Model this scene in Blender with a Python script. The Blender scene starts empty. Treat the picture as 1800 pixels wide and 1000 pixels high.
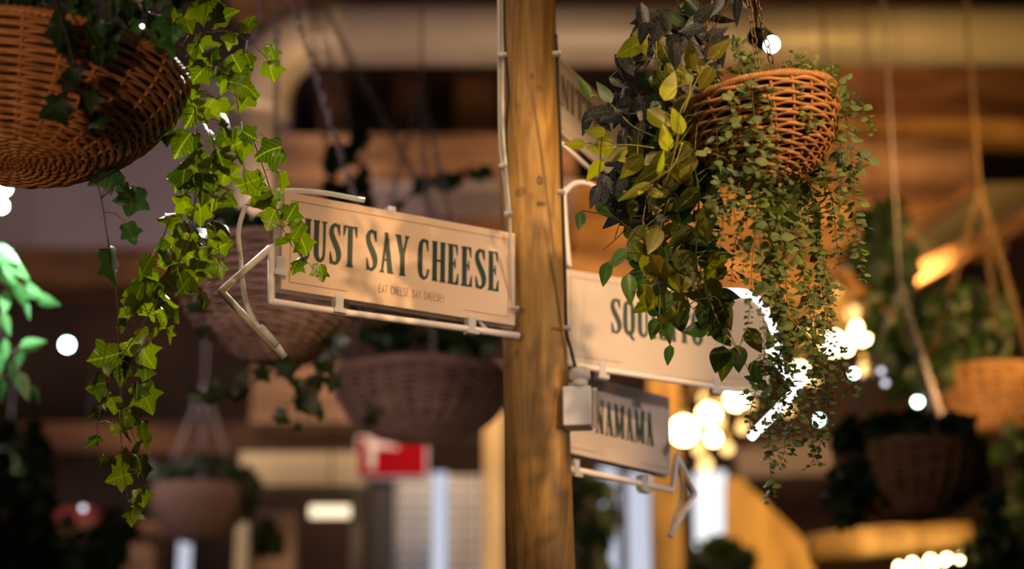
import bpy, math, random
from math import sin, cos, pi, radians, sqrt, exp
from mathutils import Vector, Matrix

scene = bpy.context.scene
col = scene.collection

# ------------------------------------------------------------------ camera
F = 3500.0                       # focal length in pixels of the 1800 px frame
TH = radians(17.0)
CAM = Vector((0.0, 0.0, 1.6))
RX = Vector((1, 0, 0))
UP = Vector((0, -sin(TH), cos(TH)))
FW = Vector((0, cos(TH), sin(TH)))
cd = bpy.data.cameras.new('camera')
cam = bpy.data.objects.new('camera', cd)
col.objects.link(cam)
cam.location = CAM
cam.rotation_euler = (pi / 2 + TH, 0, 0)
cd.sensor_width = 36.0
cd.lens = 70.0
cd.clip_end = 100
cd.dof.use_dof = True
cd.dof.focus_distance = 3.95
cd.dof.aperture_fstop = 1.5
cd.dof.aperture_blades = 0
scene.camera = cam

def P(px, py, d):
    """the place in the hall seen at this pixel, d metres along the view axis"""
    return CAM + RX * ((px - 900) / F * d) + UP * ((500 - py) / F * d) + FW * d

def Q(px, py, Y):
    """where that line of sight meets the upright plane y = Y"""
    v = RX * ((px - 900) / F) + UP * ((500 - py) / F) + FW
    return CAM + v * (Y / v.y)

# ------------------------------------------------------------------ world, light, exposure
world = bpy.data.worlds.new('world')
scene.world = world
world.use_nodes = True
world.node_tree.nodes['Background'].inputs[0].default_value = (0.55, 0.40, 0.32, 1)
world.node_tree.nodes['Background'].inputs[1].default_value = 0.10
vs = scene.view_settings
vs.view_transform = 'Standard'
vs.look = 'None'
vs.exposure = 0.0
vs.gamma = 1.0
vs.use_curve_mapping = False
scene.cycles.use_denoising = True
scene.cycles.max_bounces = 8
scene.cycles.transparent_max_bounces = 12
scene.cycles.sample_clamp_indirect = 4.0

def lamp(name, kind, loc, target, power, color, size=0.1, angle=60, blend=0.5):
    l = bpy.data.lights.new(name, kind)
    l.energy = power
    l.color = color
    if kind == 'SPOT':
        l.spot_size = radians(angle)
        l.spot_blend = blend
        l.shadow_soft_size = size
    elif kind == 'AREA':
        l.shape = 'DISK'
        l.size = size
    else:
        l.shadow_soft_size = size
    o = bpy.data.objects.new(name, l)
    o.location = loc
    d = Vector(target) - Vector(loc)
    o.rotation_euler = d.to_track_quat('-Z', 'Y').to_euler()
    col.objects.link(o)
    return o

GOLD = (1.0, 0.58, 0.16)
WARM = (1.0, 0.70, 0.42)
PINK = (1.0, 0.78, 0.74)
COOL = (0.80, 0.95, 1.0)
# ceiling spots of the hall, out of view; added fill is marked
lamp('ceiling_spot_sign', 'SPOT', (1.2, 0.6, 4.6), P(670, 480, 4.4), 160, (1.0, 0.70, 0.50), 0.08, 20, .6)
lamp('ceiling_spot_post', 'SPOT', (1.5, 2.4, 5.2), P(930, 450, 4.5), 84, (1, .60, .18), 0.06, 40)
lamp('ceiling_spot_basket', 'SPOT', (2.4, 1.2, 3.6), P(1420, 230, 3.85), 430, (1, .60, .27), 0.05, 16)
lamp('ceiling_spot_foliage', 'SPOT', (0.2, 1.2, 5.0), P(1290, 440, 3.9), 115, (1, .86, .55), 0.06, 34)
lamp('low_spot_left_wicker', 'SPOT', (-1.2, 0.4, 2.2), P(60, 170, 3.5), 130, (1, .64, .36), 0.08, 34)  # unseen spot lower than the basket, lights the wicker from the front
lamp('ceiling_spot_ivy_back', 'SPOT', (-1.35, 5.4, 5.1), P(300, 470, 3.75), 420, (1.0, 0.95, 0.80), 0.03, 40)
lamp('fill_ivy_right', 'SPOT', (0.1, 5.6, 4.5), P(365, 370, 3.8), 420, (0.97, 1.0, 0.86), 0.03, 15)  # second backlight added for stronger contrast in the ivy
lamp('ceiling_spot_pink', 'SPOT', (-2.6, 3.2, 3.4), P(500, 550, 5.6), 120, (1, .76, .70), 0.1, 40)
lamp('ceiling_spot_post_left', 'SPOT', (-1.7, 3.9, 4.6), P(880, 500, 4.5), 32, (1, .74, .60), 0.05, 40)
lamp('low_fill_baskets', 'SPOT', (-0.9, 4.9, 2.0), P(720, 700, 7.0), 40, (1, .72, .58), 0.08, 34)  # low unseen spot, added to brighten the basket under the cheese sign
lamp('side_fill_right_signs', 'SPOT', (2.7, 2.9, 2.7), P(1120, 690, 4.7), 95, (1, .80, .66), 0.05, 26)  # unseen spot at sign height, added to brighten the right-hand signs
lamp('fill_junction_box', 'SPOT', (-0.2, 1.0, 3.0), P(1019, 700, 4.4), 14, (.92, .88, 1), 0.05, 8)  # narrow cool spot added to whiten the box, no fixture there
# unseen fill spots added to light the background, no fixtures built
lamp('hall_fill_duct', 'SPOT', (2.2, 6.6, 3.6), Q(1150, 60, 9.5), 300, GOLD, 0.5, 90)
lamp('hall_fill_duct_left', 'SPOT', (-1.8, 6.8, 4.0), Q(560, 80, 9.5), 85, PINK, 0.4, 70)
lamp('hall_fill_beams', 'SPOT', (0.9, 7.9, 3.9), Q(1270, 400, 11), 300, (1, .52, .22), 0.2, 52)
lamp('hall_fill_beams_left', 'SPOT', (-1.0, 7.2, 3.8), Q(700, 290, 10.5), 130, (1, .58, .36), 0.2, 60)
lamp('hall_fill_mauve', 'SPOT', (-2.2, 8.5, 3.4), Q(260, 290, 13), 190, (1, .80, .80), 0.3, 80)
lamp('hall_fill_counter', 'SPOT', (-0.6, 8.8, 4.9), Q(620, 880, 12), 110, WARM, 0.2, 60)
lamp('hall_fill_tiles', 'SPOT', (0.3, 9.6, 3.6), Q(800, 930, 12), 50, (.9, .88, .95), 0.1, 60)
lamp('hall_fill_stall', 'SPOT', (2.0, 8.8, 4.4), Q(1350, 900, 12), 270, GOLD, 0.2, 60)
lamp('hall_fill_upper_right', 'SPOT', (1.9, 7.4, 4.3), Q(1660, 205, 11), 75, (1, .56, .16), 0.3, 45)
lamp('hall_fill_log', 'SPOT', (1.6, 6.6, 3.4), Q(1580, 950, 8.2), 70, (1, .58, .2), 0.1, 50)
lamp('hall_fill_right', 'SPOT', (3.0, 5.4, 3.6), Q(1640, 720, 8), 75, (1, .56, .16), 0.2, 40)

# ------------------------------------------------------------------ materials
def newmat(name):
    m = bpy.data.materials.new(name)
    m.use_nodes = True
    nt = m.node_tree
    b = nt.nodes['Principled BSDF']
    return m, nt, b

def rgba(c):
    return (c[0], c[1], c[2], 1)

def plain(name, c, rough=0.6, metal=0.0, var=0.15, scale=20, bump=0.0):
    m, nt, b = newmat(name)
    b.inputs['Roughness'].default_value = rough
    b.inputs['Metallic'].default_value = metal
    tc = nt.nodes.new('ShaderNodeTexCoord')
    n = nt.nodes.new('ShaderNodeTexNoise')
    n.inputs['Scale'].default_value = scale
    n.inputs['Detail'].default_value = 4
    nt.links.new(tc.outputs['Object'], n.inputs['Vector'])
    r = nt.nodes.new('ShaderNodeValToRGB')
    r.color_ramp.elements[0].color = rgba([x * (1 - var) for x in c])
    r.color_ramp.elements[1].color = rgba([min(1, x * (1 + var)) for x in c])
    r.color_ramp.elements[0].position = .3
    r.color_ramp.elements[1].position = .7
    nt.links.new(n.outputs['Fac'], r.inputs['Fac'])
    nt.links.new(r.outputs['Color'], b.inputs['Base Color'])
    if bump:
        bp = nt.nodes.new('ShaderNodeBump')
        bp.inputs['Strength'].default_value = bump
        bp.inputs['Distance'].default_value = 0.01
        nt.links.new(n.outputs['Fac'], bp.inputs['Height'])
        nt.links.new(bp.outputs['Normal'], b.inputs['Normal'])
    return m

def wood(name, c1, c2, stretch=(1, 1, 0.08), scale=18, rough=0.65, knots=False):
    m, nt, b = newmat(name)
    b.inputs['Roughness'].default_value = rough
    tc = nt.nodes.new('ShaderNodeTexCoord')
    mp = nt.nodes.new('ShaderNodeMapping')
    mp.inputs['Scale'].default_value = stretch
    nt.links.new(tc.outputs['Object'], mp.inputs['Vector'])
    n = nt.nodes.new('ShaderNodeTexNoise')
    n.inputs['Scale'].default_value = scale
    n.inputs['Detail'].default_value = 8
    n.inputs['Distortion'].default_value = 1.2
    nt.links.new(mp.outputs['Vector'], n.inputs['Vector'])
    r = nt.nodes.new('ShaderNodeValToRGB')
    r.color_ramp.elements[0].color = rgba(c1)
    r.color_ramp.elements[1].color = rgba(c2)
    r.color_ramp.elements[0].position = .32
    r.color_ramp.elements[1].position = .62
    nt.links.new(n.outputs['Fac'], r.inputs['Fac'])
    outc = r.outputs['Color']
    # soft broad stains
    n2 = nt.nodes.new('ShaderNodeTexNoise')
    n2.inputs['Scale'].default_value = 5
    n2.inputs['Detail'].default_value = 3
    mp2 = nt.nodes.new('ShaderNodeMapping')
    mp2.inputs['Scale'].default_value = tuple(x ** 0.5 for x in stretch)
    nt.links.new(tc.outputs['Object'], mp2.inputs['Vector'])
    nt.links.new(mp2.outputs['Vector'], n2.inputs['Vector'])
    mx = nt.nodes.new('ShaderNodeMix')
    mx.data_type = 'RGBA'
    mx.blend_type = 'MULTIPLY'
    mx.inputs['Factor'].default_value = 0.75
    r2 = nt.nodes.new('ShaderNodeValToRGB')
    r2.color_ramp.elements[0].color = (.38, .32, .26, 1)
    r2.color_ramp.elements[1].color = (1.15, 1.1, 1.0, 1)
    r2.color_ramp.elements[0].position = .38
    r2.color_ramp.elements[1].position = .62
    nt.links.new(n2.outputs['Fac'], r2.inputs['Fac'])
    nt.links.new(outc, mx.inputs['A'])
    nt.links.new(r2.outputs['Color'], mx.inputs['B'])
    nt.links.new(mx.outputs['Result'], b.inputs['Base Color'])
    bp = nt.nodes.new('ShaderNodeBump')
    bp.inputs['Strength'].default_value = .4
    bp.inputs['Distance'].default_value = .004
    nt.links.new(n.outputs['Fac'], bp.inputs['Height'])
    nt.links.new(bp.outputs['Normal'], b.inputs['Normal'])
    return m

def wicker(name, c1, c2, rough=0.5):
    m, nt, b = newmat(name)
    b.inputs['Roughness'].default_value = rough
    at = nt.nodes.new('ShaderNodeAttribute')
    at.attribute_name = 'tone'
    n = nt.nodes.new('ShaderNodeTexNoise')
    n.inputs['Scale'].default_value = 60
    tc = nt.nodes.new('ShaderNodeTexCoord')
    nt.links.new(tc.outputs['Object'], n.inputs['Vector'])
    ad = nt.nodes.new('ShaderNodeMath')
    ad.operation = 'MULTIPLY_ADD'
    ad.inputs[1].default_value = .7
    nt.links.new(at.outputs['Fac'], ad.inputs[0])
    m2 = nt.nodes.new('ShaderNodeMath')
    m2.operation = 'MULTIPLY'
    m2.inputs[1].default_value = .35
    nt.links.new(n.outputs['Fac'], m2.inputs[0])
    nt.links.new(m2.outputs[0], ad.inputs[2])
    r = nt.nodes.new('ShaderNodeValToRGB')
    r.color_ramp.elements[0].color = rgba(c1)
    r.color_ramp.elements[1].color = rgba(c2)
    nt.links.new(ad.outputs[0], r.inputs['Fac'])
    nt.links.new(r.outputs['Color'], b.inputs['Base Color'])
    return m

def leafmat(name, dark, light, vein, trans=0.45, kind='ribs', rough=0.38, transcol=None):
    """UV: u along the blade 0..1, v across -1..1 (stored /2+.5); tone picks the leaf's own colour"""
    m, nt, b = newmat(name)
    L = nt.links
    out = nt.nodes['Material Output']
    b.inputs['Roughness'].default_value = rough
    at = nt.nodes.new('ShaderNodeAttribute')
    at.attribute_name = 'tone'
    r = nt.nodes.new('ShaderNodeValToRGB')
    r.color_ramp.elements[0].color = rgba(dark)
    r.color_ramp.elements[1].color = rgba(light)
    L.new(at.outputs['Fac'], r.inputs['Fac'])
    uv = nt.nodes.new('ShaderNodeUVMap')
    sp = nt.nodes.new('ShaderNodeSeparateXYZ')
    L.new(uv.outputs['UV'], sp.inputs[0])
    def M(op, a, bb=None, c=None):
        x = nt.nodes.new('ShaderNodeMath')
        x.operation = op
        for i, v in enumerate((a, bb, c)):
            if v is None:
                continue
            if isinstance(v, (int, float)):
                x.inputs[i].default_value = v
            else:
                L.new(v, x.inputs[i])
        return x.outputs[0]
    av = M('ABSOLUTE', M('SUBTRACT', sp.outputs[1], .5))      # 0 at midrib .. .5 at edge
    mid = M('LESS_THAN', av, .022)
    if kind == 'net':
        vo = nt.nodes.new('ShaderNodeTexVoronoi')
        vo.feature = 'DISTANCE_TO_EDGE'
        vo.inputs['Scale'].default_value = 9
        L.new(uv.outputs['UV'], vo.inputs['Vector'])
        v2 = M('LESS_THAN', vo.outputs['Distance'], .045)
    else:
        ph = M('SUBTRACT', sp.outputs[0], M('MULTIPLY', av, 1.1))
        fr = M('FRACT', M('MULTIPLY', ph, 6.0))
        v2 = M('MULTIPLY', M('LESS_THAN', fr, .12), .6)
    vf = M('MAXIMUM', mid, v2)
    mx = nt.nodes.new('ShaderNodeMix')
    mx.data_type = 'RGBA'
    L.new(M('MULTIPLY', vf, .75), mx.inputs['Factor'])
    L.new(r.outputs['Color'], mx.inputs['A'])
    mx.inputs['B'].default_value = rgba(vein)
    L.new(mx.outputs['Result'], b.inputs['Base Color'])
    tr = nt.nodes.new('ShaderNodeBsdfTranslucent')
    hs = nt.nodes.new('ShaderNodeHueSaturation')
    hs.inputs['Saturation'].default_value = 1.15
    hs.inputs['Value'].default_value = 2.6
    L.new(mx.outputs['Result'], hs.inputs['Color'])
    L.new(hs.outputs['Color'], tr.inputs['Color'])
    ms = nt.nodes.new('ShaderNodeMixShader')
    ms.inputs[0].default_value = trans
    L.new(b.outputs[0], ms.inputs[1])
    L.new(tr.outputs[0], ms.inputs[2])
    L.new(ms.outputs[0], out.inputs['Surface'])
    return m

def emit(name, c, s):
    m = bpy.data.materials.new(name)
    m.use_nodes = True
    nt = m.node_tree
    nt.nodes.remove(nt.nodes['Principled BSDF'])
    e = nt.nodes.new('ShaderNodeEmission')
    e.inputs[0].default_value = rgba(c)
    e.inputs[1].default_value = s
    nt.links.new(e.outputs[0], nt.nodes['Material Output'].inputs['Surface'])
    return m

def clear(name, c, rough=0.1, trans=0.7, ior=1.35):
    m, nt, b = newmat(name)
    b.inputs['Base Color'].default_value = rgba(c)
    b.inputs['Roughness'].default_value = rough
    b.inputs['Transmission Weight'].default_value = trans
    b.inputs['IOR'].default_value = ior
    return m

M = {}
M['pole'] = wood('pole_wood', (.24, .125, .032), (.54, .315, .09), (1, 1, .07), 26, .6)
M['knot'] = wood('knot_wood', (.10, .04, .015), (.30, .14, .05), (1, 1, 1), 90)
M['board'] = plain('sign_board', (.80, .57, .42), .55, var=.04, scale=6)
M['board2'] = plain('sign_board_pale', (.66, .54, .46), .55, var=.04, scale=6)
M['ink'] = plain('dark_green_ink', (.008, .045, .038), .5, var=.05)
M['brownink'] = plain('brown_ink', (.22, .10, .04), .6, var=.05)
M['greyink'] = plain('grey_ink', (.24, .15, .09), .6, var=.05)
M['acrylic'] = clear('clear_acrylic', (.92, .86, .84), .12, .80)
M['neon'] = clear('unlit_tube', (.97, .86, .83), .3, .0)
M['litneon'] = emit('lit_tube', (.96, .95, 1.0), 4.0)
M['clip'] = clear('clear_clip', (.95, .92, .95), .12, .45)
M['cablewhite'] = clear('white_cable', (.85, .78, .70), .3, .25)
M['black'] = plain('black_rubber', (.008, .008, .01), .5, var=.1)
M['whiteplastic'] = plain('white_plastic', (.74, .70, .76), .35, var=.02)
M['wick_l'] = wicker('dark_willow', (.22, .075, .02), (.60, .25, .075))
M['wick_r'] = wicker('honey_willow', (.26, .105, .032), (.62, .30, .10))
M['wick_p'] = wicker('grey_willow', (.19, .11, .085), (.38, .235, .18), .7)
M['wick_b'] = wicker('brown_willow', (.16, .07, .03), (.36, .18, .08), .7)
M['soil'] = plain('soil', (.025, .016, .01), .95, var=.4, scale=60)
M['chain'] = plain('brass_chain', (.26, .17, .09), .4, .7, var=.15)
M['rope'] = plain('dark_rope', (.10, .055, .022), .8)
M['chain2'] = plain('steel_chain', (.34, .30, .34), .4, .4, var=.1)
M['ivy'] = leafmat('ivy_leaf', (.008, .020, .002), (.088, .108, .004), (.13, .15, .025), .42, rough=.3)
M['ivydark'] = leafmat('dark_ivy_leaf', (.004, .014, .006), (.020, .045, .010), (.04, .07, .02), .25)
M['stem'] = plain('brown_stem', (.16, .085, .035), .6, var=.2)
M['stemgreen'] = plain('green_stem', (.30, .28, .04), .5, var=.2)
M['stemdark'] = plain('dark_stem', (.05, .030, .018), .6, var=.2)
M['olive'] = leafmat('olive_leaf', (.050, .062, .007), (.25, .215, .018), (.34, .33, .06), .40)
M['bright'] = leafmat('yellow_green_leaf', (.22, .26, .015), (.42, .38, .02), (.50, .46, .08), .45)
M['deep'] = leafmat('deep_green_leaf', (.012, .032, .012), (.05, .085, .018), (.10, .15, .05), .30)
M['nerve'] = leafmat('veined_leaf', (.004, .007, .009), (.016, .021, .026), (.15, .14, .125), .12, 'net', .42)
M['euc'] = leafmat('eucalyptus_leaf', (.10, .15, .085), (.27, .33, .09), (.22, .30, .12), .35, rough=.5)

# ------------------------------------------------------------------ mesh helpers
class MB:
    def __init__(s):
        s.v, s.f, s.uv, s.t = [], [], [], []
    def add(s, vs_, fs, uvs=None, tone=.5):
        o = len(s.v)
        s.v += [tuple(x) for x in vs_]
        s.f += [tuple(i + o for i in f) for f in fs]
        s.uv += list(uvs) if uvs else [(0.2, 0.2)] * len(vs_)
        s.t += [tone] * len(vs_)
    def box(s, a, b, R=None, c=None):
        x0, y0, z0 = a; x1, y1, z1 = b
        vs_ = [Vector((x, y, z)) for x in (x0, x1) for y in (y0, y1) for z in (z0, z1)]
        if R is not None:
            vs_ = [R @ v + c for v in vs_]
        s.add(vs_, [(0, 1, 3, 2), (4, 6, 7, 5), (0, 4, 5, 1), (2, 3, 7, 6), (0, 2, 6, 4), (1, 5, 7, 3)])
    def tube(s, pts, rad, n=6, closed=False, tone=.5, caps=True):
        pts = [Vector(p) for p in pts]
        N = len(pts)
        if not isinstance(rad, (list, tuple)):
            rad = [rad] * N
        tans = []
        for i in range(N):
            a = pts[(i - 1) % N] if (closed or i) else pts[0]
            b = pts[(i + 1) % N] if (closed or i < N - 1) else pts[-1]
            t = b - a
            tans.append(t.normalized() if t.length > 1e-9 else Vector((0, 0, 1)))
        ref = Vector((0, 0, 1)) if abs(tans[0].z) < .9 else Vector((1, 0, 0))
        nrm = tans[0].cross(ref).normalized()
        vs_, fs = [], []
        for i in range(N):
            nrm = (nrm - tans[i] * nrm.dot(tans[i]))
            nrm = nrm.normalized() if nrm.length > 1e-6 else tans[i].orthogonal().normalized()
            bn = tans[i].cross(nrm)
            for k in range(n):
                a = 2 * pi * k / n
                vs_.append(pts[i] + (nrm * cos(a) + bn * sin(a)) * rad[i])
        R_ = N if closed else N - 1
        for i in range(R_):
            j = (i + 1) % N
            for k in range(n):
                l = (k + 1) % n
                fs.append((i * n + k, i * n + l, j * n + l, j * n + k))
        if not closed and caps:
            fs.append(tuple(range(n - 1, -1, -1)))
            fs.append(tuple((N - 1) * n + k for k in range(n)))
        s.add(vs_, fs, None, tone)
    def build(s, name, mat, parent=None, smooth=True):
        me = bpy.data.meshes.new(name)
        me.from_pydata(s.v, [], s.f)
        uvl = me.uv_layers.new(name='UVMap')
        flat = []
        for l in me.loops:
            flat += s.uv[l.vertex_index]
        uvl.data.foreach_set('uv', flat)
        at = me.attributes.new('tone', 'FLOAT', 'POINT')
        at.data.foreach_set('value', s.t)
        me.materials.append(mat)
        if smooth:
            me.polygons.foreach_set('use_smooth', [True] * len(me.polygons))
        me.update()
        o = bpy.data.objects.new(name, me)
        col.objects.link(o)
        if parent is not None:
            o.parent = parent
            o.matrix_parent_inverse = Matrix.Translation(parent.location).inverted() if parent.parent is None and parent.type == 'EMPTY' else Matrix()
        return o

def tag(o, label, cat, group=None, kind=None):
    if label: o['label'] = label
    if cat: o['category'] = cat
    if group: o['group'] = group
    if kind: o['kind'] = kind
    return o

def thing(name, label, cat, loc, group=None):
    o = bpy.data.objects.new(name, None)
    o.location = loc
    o.empty_display_size = .05
    col.objects.link(o)
    return tag(o, label, cat, group)

def smooth_path(pts, n=8):
    """Catmull-Rom through the points"""
    pts = [Vector(p) for p in pts]
    if len(pts) < 3:
        return [pts[0].lerp(pts[-1], i / n) for i in range(n + 1)]
    e = [pts[0] * 2 - pts[1]] + pts + [pts[-1] * 2 - pts[-2]]
    out = []
    for i in range(1, len(e) - 2):
        a, b, c, d = e[i - 1:i + 3]
        for k in range(n):
            t = k / n
            out.append(.5 * ((2 * b) + (c - a) * t + (2 * a - 5 * b + 4 * c - d) * t * t + (3 * b - a - 3 * c + d) * t ** 3))
    out.append(pts[-1])
    return out

# ------------------------------------------------------------------ leaves
IVY = [(0, 0), (.12, .03), (.34, -.04), (.50, .06), (.48, .20), (.46, .32), (.60, .44), (.70, .60), (.50, .66), (.34, .70),
       (.26, .82), (.12, 1.0), (0, 1.14)]       # right half outline, y = towards the tip
def leaf_ivy(mb, base, tip, nrm, size, rnd, tone):
    """five-lobed blade from its base towards the tip direction"""
    y = tip.normalized()
    z = (nrm - y * nrm.dot(y)).normalized()
    x = y.cross(z)
    s = size * rnd.uniform(.72, .92)
    cup = rnd.uniform(-.3, .7); fold = rnd.uniform(-.1, .75); tw = rnd.uniform(-.6, .6)
    sx = rnd.uniform(.75, 1.1)
    jit = [(rnd.uniform(-.035, .035), rnd.uniform(-.035, .035), rnd.uniform(-.05, .05)) for _ in range(26)]
    def pt(px, py, j=(0, 0, 0)):
        px += j[0]; py += j[1]
        h = -fold * abs(px) * .8 - cup * (py - .4) ** 2 + tw * px * py + j[2]
        return base + (x * (px * sx) + y * py + z * h) * s
    ctr = []
    for k in range(4):
        ctr.append((0, .04 + k * .33))
    vs_, uvs, fs = [], [], []
    # centre spine
    sp = [0.0, .2, .42, .66, .9, 1.12]
    for k, yy in enumerate(sp):
        vs_.append(pt(0, yy)); uvs.append((yy / 1.12, .5))
    # right and left halves: outline + inner ring
    assign = [0, 0, 0, 1, 1, 2, 3, 3, 3, 3, 4, 4, 5]
    for sgn in (1, -1):
        o = len(vs_)
        for i, (a, bb) in enumerate(IVY[1:-1]):
            q = jit[i + (13 if sgn < 0 else 0)]
            vs_.append(pt(sgn * a, bb, q)); uvs.append((max(0, min(1, bb / 1.12)), .5 + sgn * min(.5, a * .75)))
        n = len(IVY) - 2
        prev_sp = 0
        for i in range(n):
            cur = assign[i + 1]
            if i > 0:
                tri = (assign[i], o + i - 1, o + i)
                fs.append(tri if sgn > 0 else tri[::-1])
                if cur != assign[i]:
                    tri = (assign[i], o + i, cur)
                    fs.append(tri if sgn > 0 else tri[::-1])
        tri = (4, o + n - 1, 5)
        fs.append(tri if sgn > 0 else tri[::-1])
    mb.add(vs_, fs, uvs, tone)

def leaf_oval(mb, base, tip, nrm, L, W, rnd, tone, sharp=.35, nu=7, nv=2, curl=.25):
    y = tip.normalized()
    z = (nrm - y * nrm.dot(y))
    z = z.normalized() if z.length > 1e-5 else y.orthogonal().normalized()
    x = y.cross(z)
    vs_, uvs, fs = [], [], []
    cu = rnd.uniform(-curl * .3, curl); fo = rnd.uniform(.05, .45); tw = rnd.uniform(-.5, .5) * curl
    for i in range(nu + 1):
        u = i / nu
        w = (sin(pi * min(1, u ** (.72)))) ** .75 * (1 - sharp * u * u) if 0 < u < 1 else .02
        if u == 0: w = .05
        for j in range(-nv, nv + 1):
            q = j / nv
            px = q * w * W / 2
            h = -fo * abs(px) - cu * L * u * u + tw * px * u * 2
            vs_.append(base + x * px + y * (u * L) + z * h)
            uvs.append((u, .5 + q * .5))
    c = 2 * nv + 1
    for i in range(nu):
        for j in range(2 * nv):
            fs.append((i * c + j, i * c + j + 1, (i + 1) * c + j + 1, (i + 1) * c + j))
    mb.add(vs_, fs, uvs, tone)

def leaf_round(mb, base, tip, nrm, L, rnd, tone):
    leaf_oval(mb, base, tip, nrm, L, L * rnd.uniform(.78, 1.0), rnd, tone, sharp=.05, nu=5, nv=1, curl=.3)

TOCAM = -FW
def view_dir(ang):
    """direction in the hall that looks 'ang' degrees away from straight down, + to the right"""
    a = radians(ang)
    return (RX * sin(a) - UP * cos(a))

def rnd_normal(rnd, spread=.5, bias=None):
    v = (bias or TOCAM) + Vector((rnd.uniform(-1, 1), rnd.uniform(-1, 1), rnd.uniform(-1, 1))) * spread
    return v.normalized()

# ------------------------------------------------------------------ hanging baskets
def weave(R, H, rows, stakes, strand, flat=.35, seed=1, seg=6, power=2.4, waviness=1.0, bowl=0.62):
    """round basket body around local origin at the rim centre, opening up (+z)"""
    rnd = random.Random(seed)
    mb = MB()
    def prof(t):                       # t 0 rim .. 1 bottom
        r = R * (flat + (1 - flat) * max(0, 1 - t ** power) ** bowl)
        return r, -H * t
    # arc length sampling so rows have even spacing
    ts = [i / 400 for i in range(401)]
    L = [0]
    for a, b in zip(ts, ts[1:]):
        p, q = prof(a), prof(b)
        L.append(L[-1] + sqrt((p[0] - q[0]) ** 2 + (p[1] - q[1]) ** 2))
    def t_at(s):
        s *= L[-1]
        for i, l in enumerate(L):
            if l >= s: return ts[i]
        return 1.0
    n_seg = stakes * seg
    for row in range(rows):
        s = (row + .7) / rows
        t = t_at(s)
        r, z = prof(t)
        ph = (row % 2) * pi
        k0 = rnd.randint(0, n_seg)
        wob = [rnd.uniform(-1, 1) for _ in range(12)]
        pts, rad = [], []
        rr = strand * rnd.uniform(.85, 1.12)
        for i in range(n_seg):
            a = 2 * pi * i / n_seg
            wv = sin(a * stakes / 2 + ph)
            w2 = sum(wob[j] * sin((j % 4 + 2) * a + j) for j in range(6)) / 6
            ro = r + wv * strand * .85 * waviness + w2 * strand * .3
            zo = z + cos(a * stakes / 2 + ph) * strand * .55 * waviness + w2 * strand * .7
            pts.append((ro * cos(a), ro * sin(a), zo))
            rad.append(rr * (1 + .16 * sin(a * 5 + row)))
        mb.tube(pts, rad, 6, True, rnd.uniform(.05, .95))
    for k in range(stakes):
        a = 2 * pi * (k + .5) / stakes
        pts = []
        for i in range(22):
            t = t_at(i / 21)
            r, z = prof(t)
            pts.append((r * cos(a), r * sin(a), z))
        mb.tube(pts, strand * .9, 6, False, rnd.uniform(.2, .6))
    # bottom rings
    r0, z0 = prof(1.0)
    nb = max(3, int(r0 / (strand * 2.1)))
    for k in range(nb):
        rr = r0 * (1 - k / nb)
        pts = []
        for i in range(n_seg):
            a = 2 * pi * i / n_seg
            w = sin(a * stakes / 2 + k * pi)
            pts.append((rr * cos(a), rr * sin(a), z0 - strand * .3 + w * strand * .6))
        mb.tube(pts, strand * .95, 6, True, rnd.uniform(.1, .9))
    return mb

def rim_mesh(R, strand, turns, seed=3):
    rnd = random.Random(seed)
    mb = MB()
    n = 150
    for s in range(3):
        pts = []
        for i in range(n):
            a = 2 * pi * i / n
            b = a * turns + s * 2 * pi / 3
            pts.append(((R + cos(b) * strand * 1.1) * cos(a), (R + cos(b) * strand * 1.1) * sin(a), sin(b) * strand * 1.2 + strand))
        mb.tube(pts, strand * 1.1, 6, True, rnd.uniform(.4, .9))
    return mb

def xf(mb, Mx):
    mb.v = [tuple(Mx @ Vector(v)) for v in mb.v]
    return mb

def chain_mesh(a, b, link=.022, wire=.0016, n=8):
    a, b = Vector(a), Vector(b)
    mb = MB()
    L = (b - a).length
    k = max(1, int(L / (link * .80)))
    d = (b - a).normalized()
    u = d.orthogonal().normalized()
    w = d.cross(u)
    for i in range(k):
        c = a.lerp(b, (i + .5) / k)
        ax = u if i % 2 else w
        pts = []
        for j in range(12):
            t = 2 * pi * j / 12
            pts.append(c + d * (cos(t) * link * .5) + ax * (sin(t) * link * .27))
        mb.tube(pts, wire, 5, True)
    return mb

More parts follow.
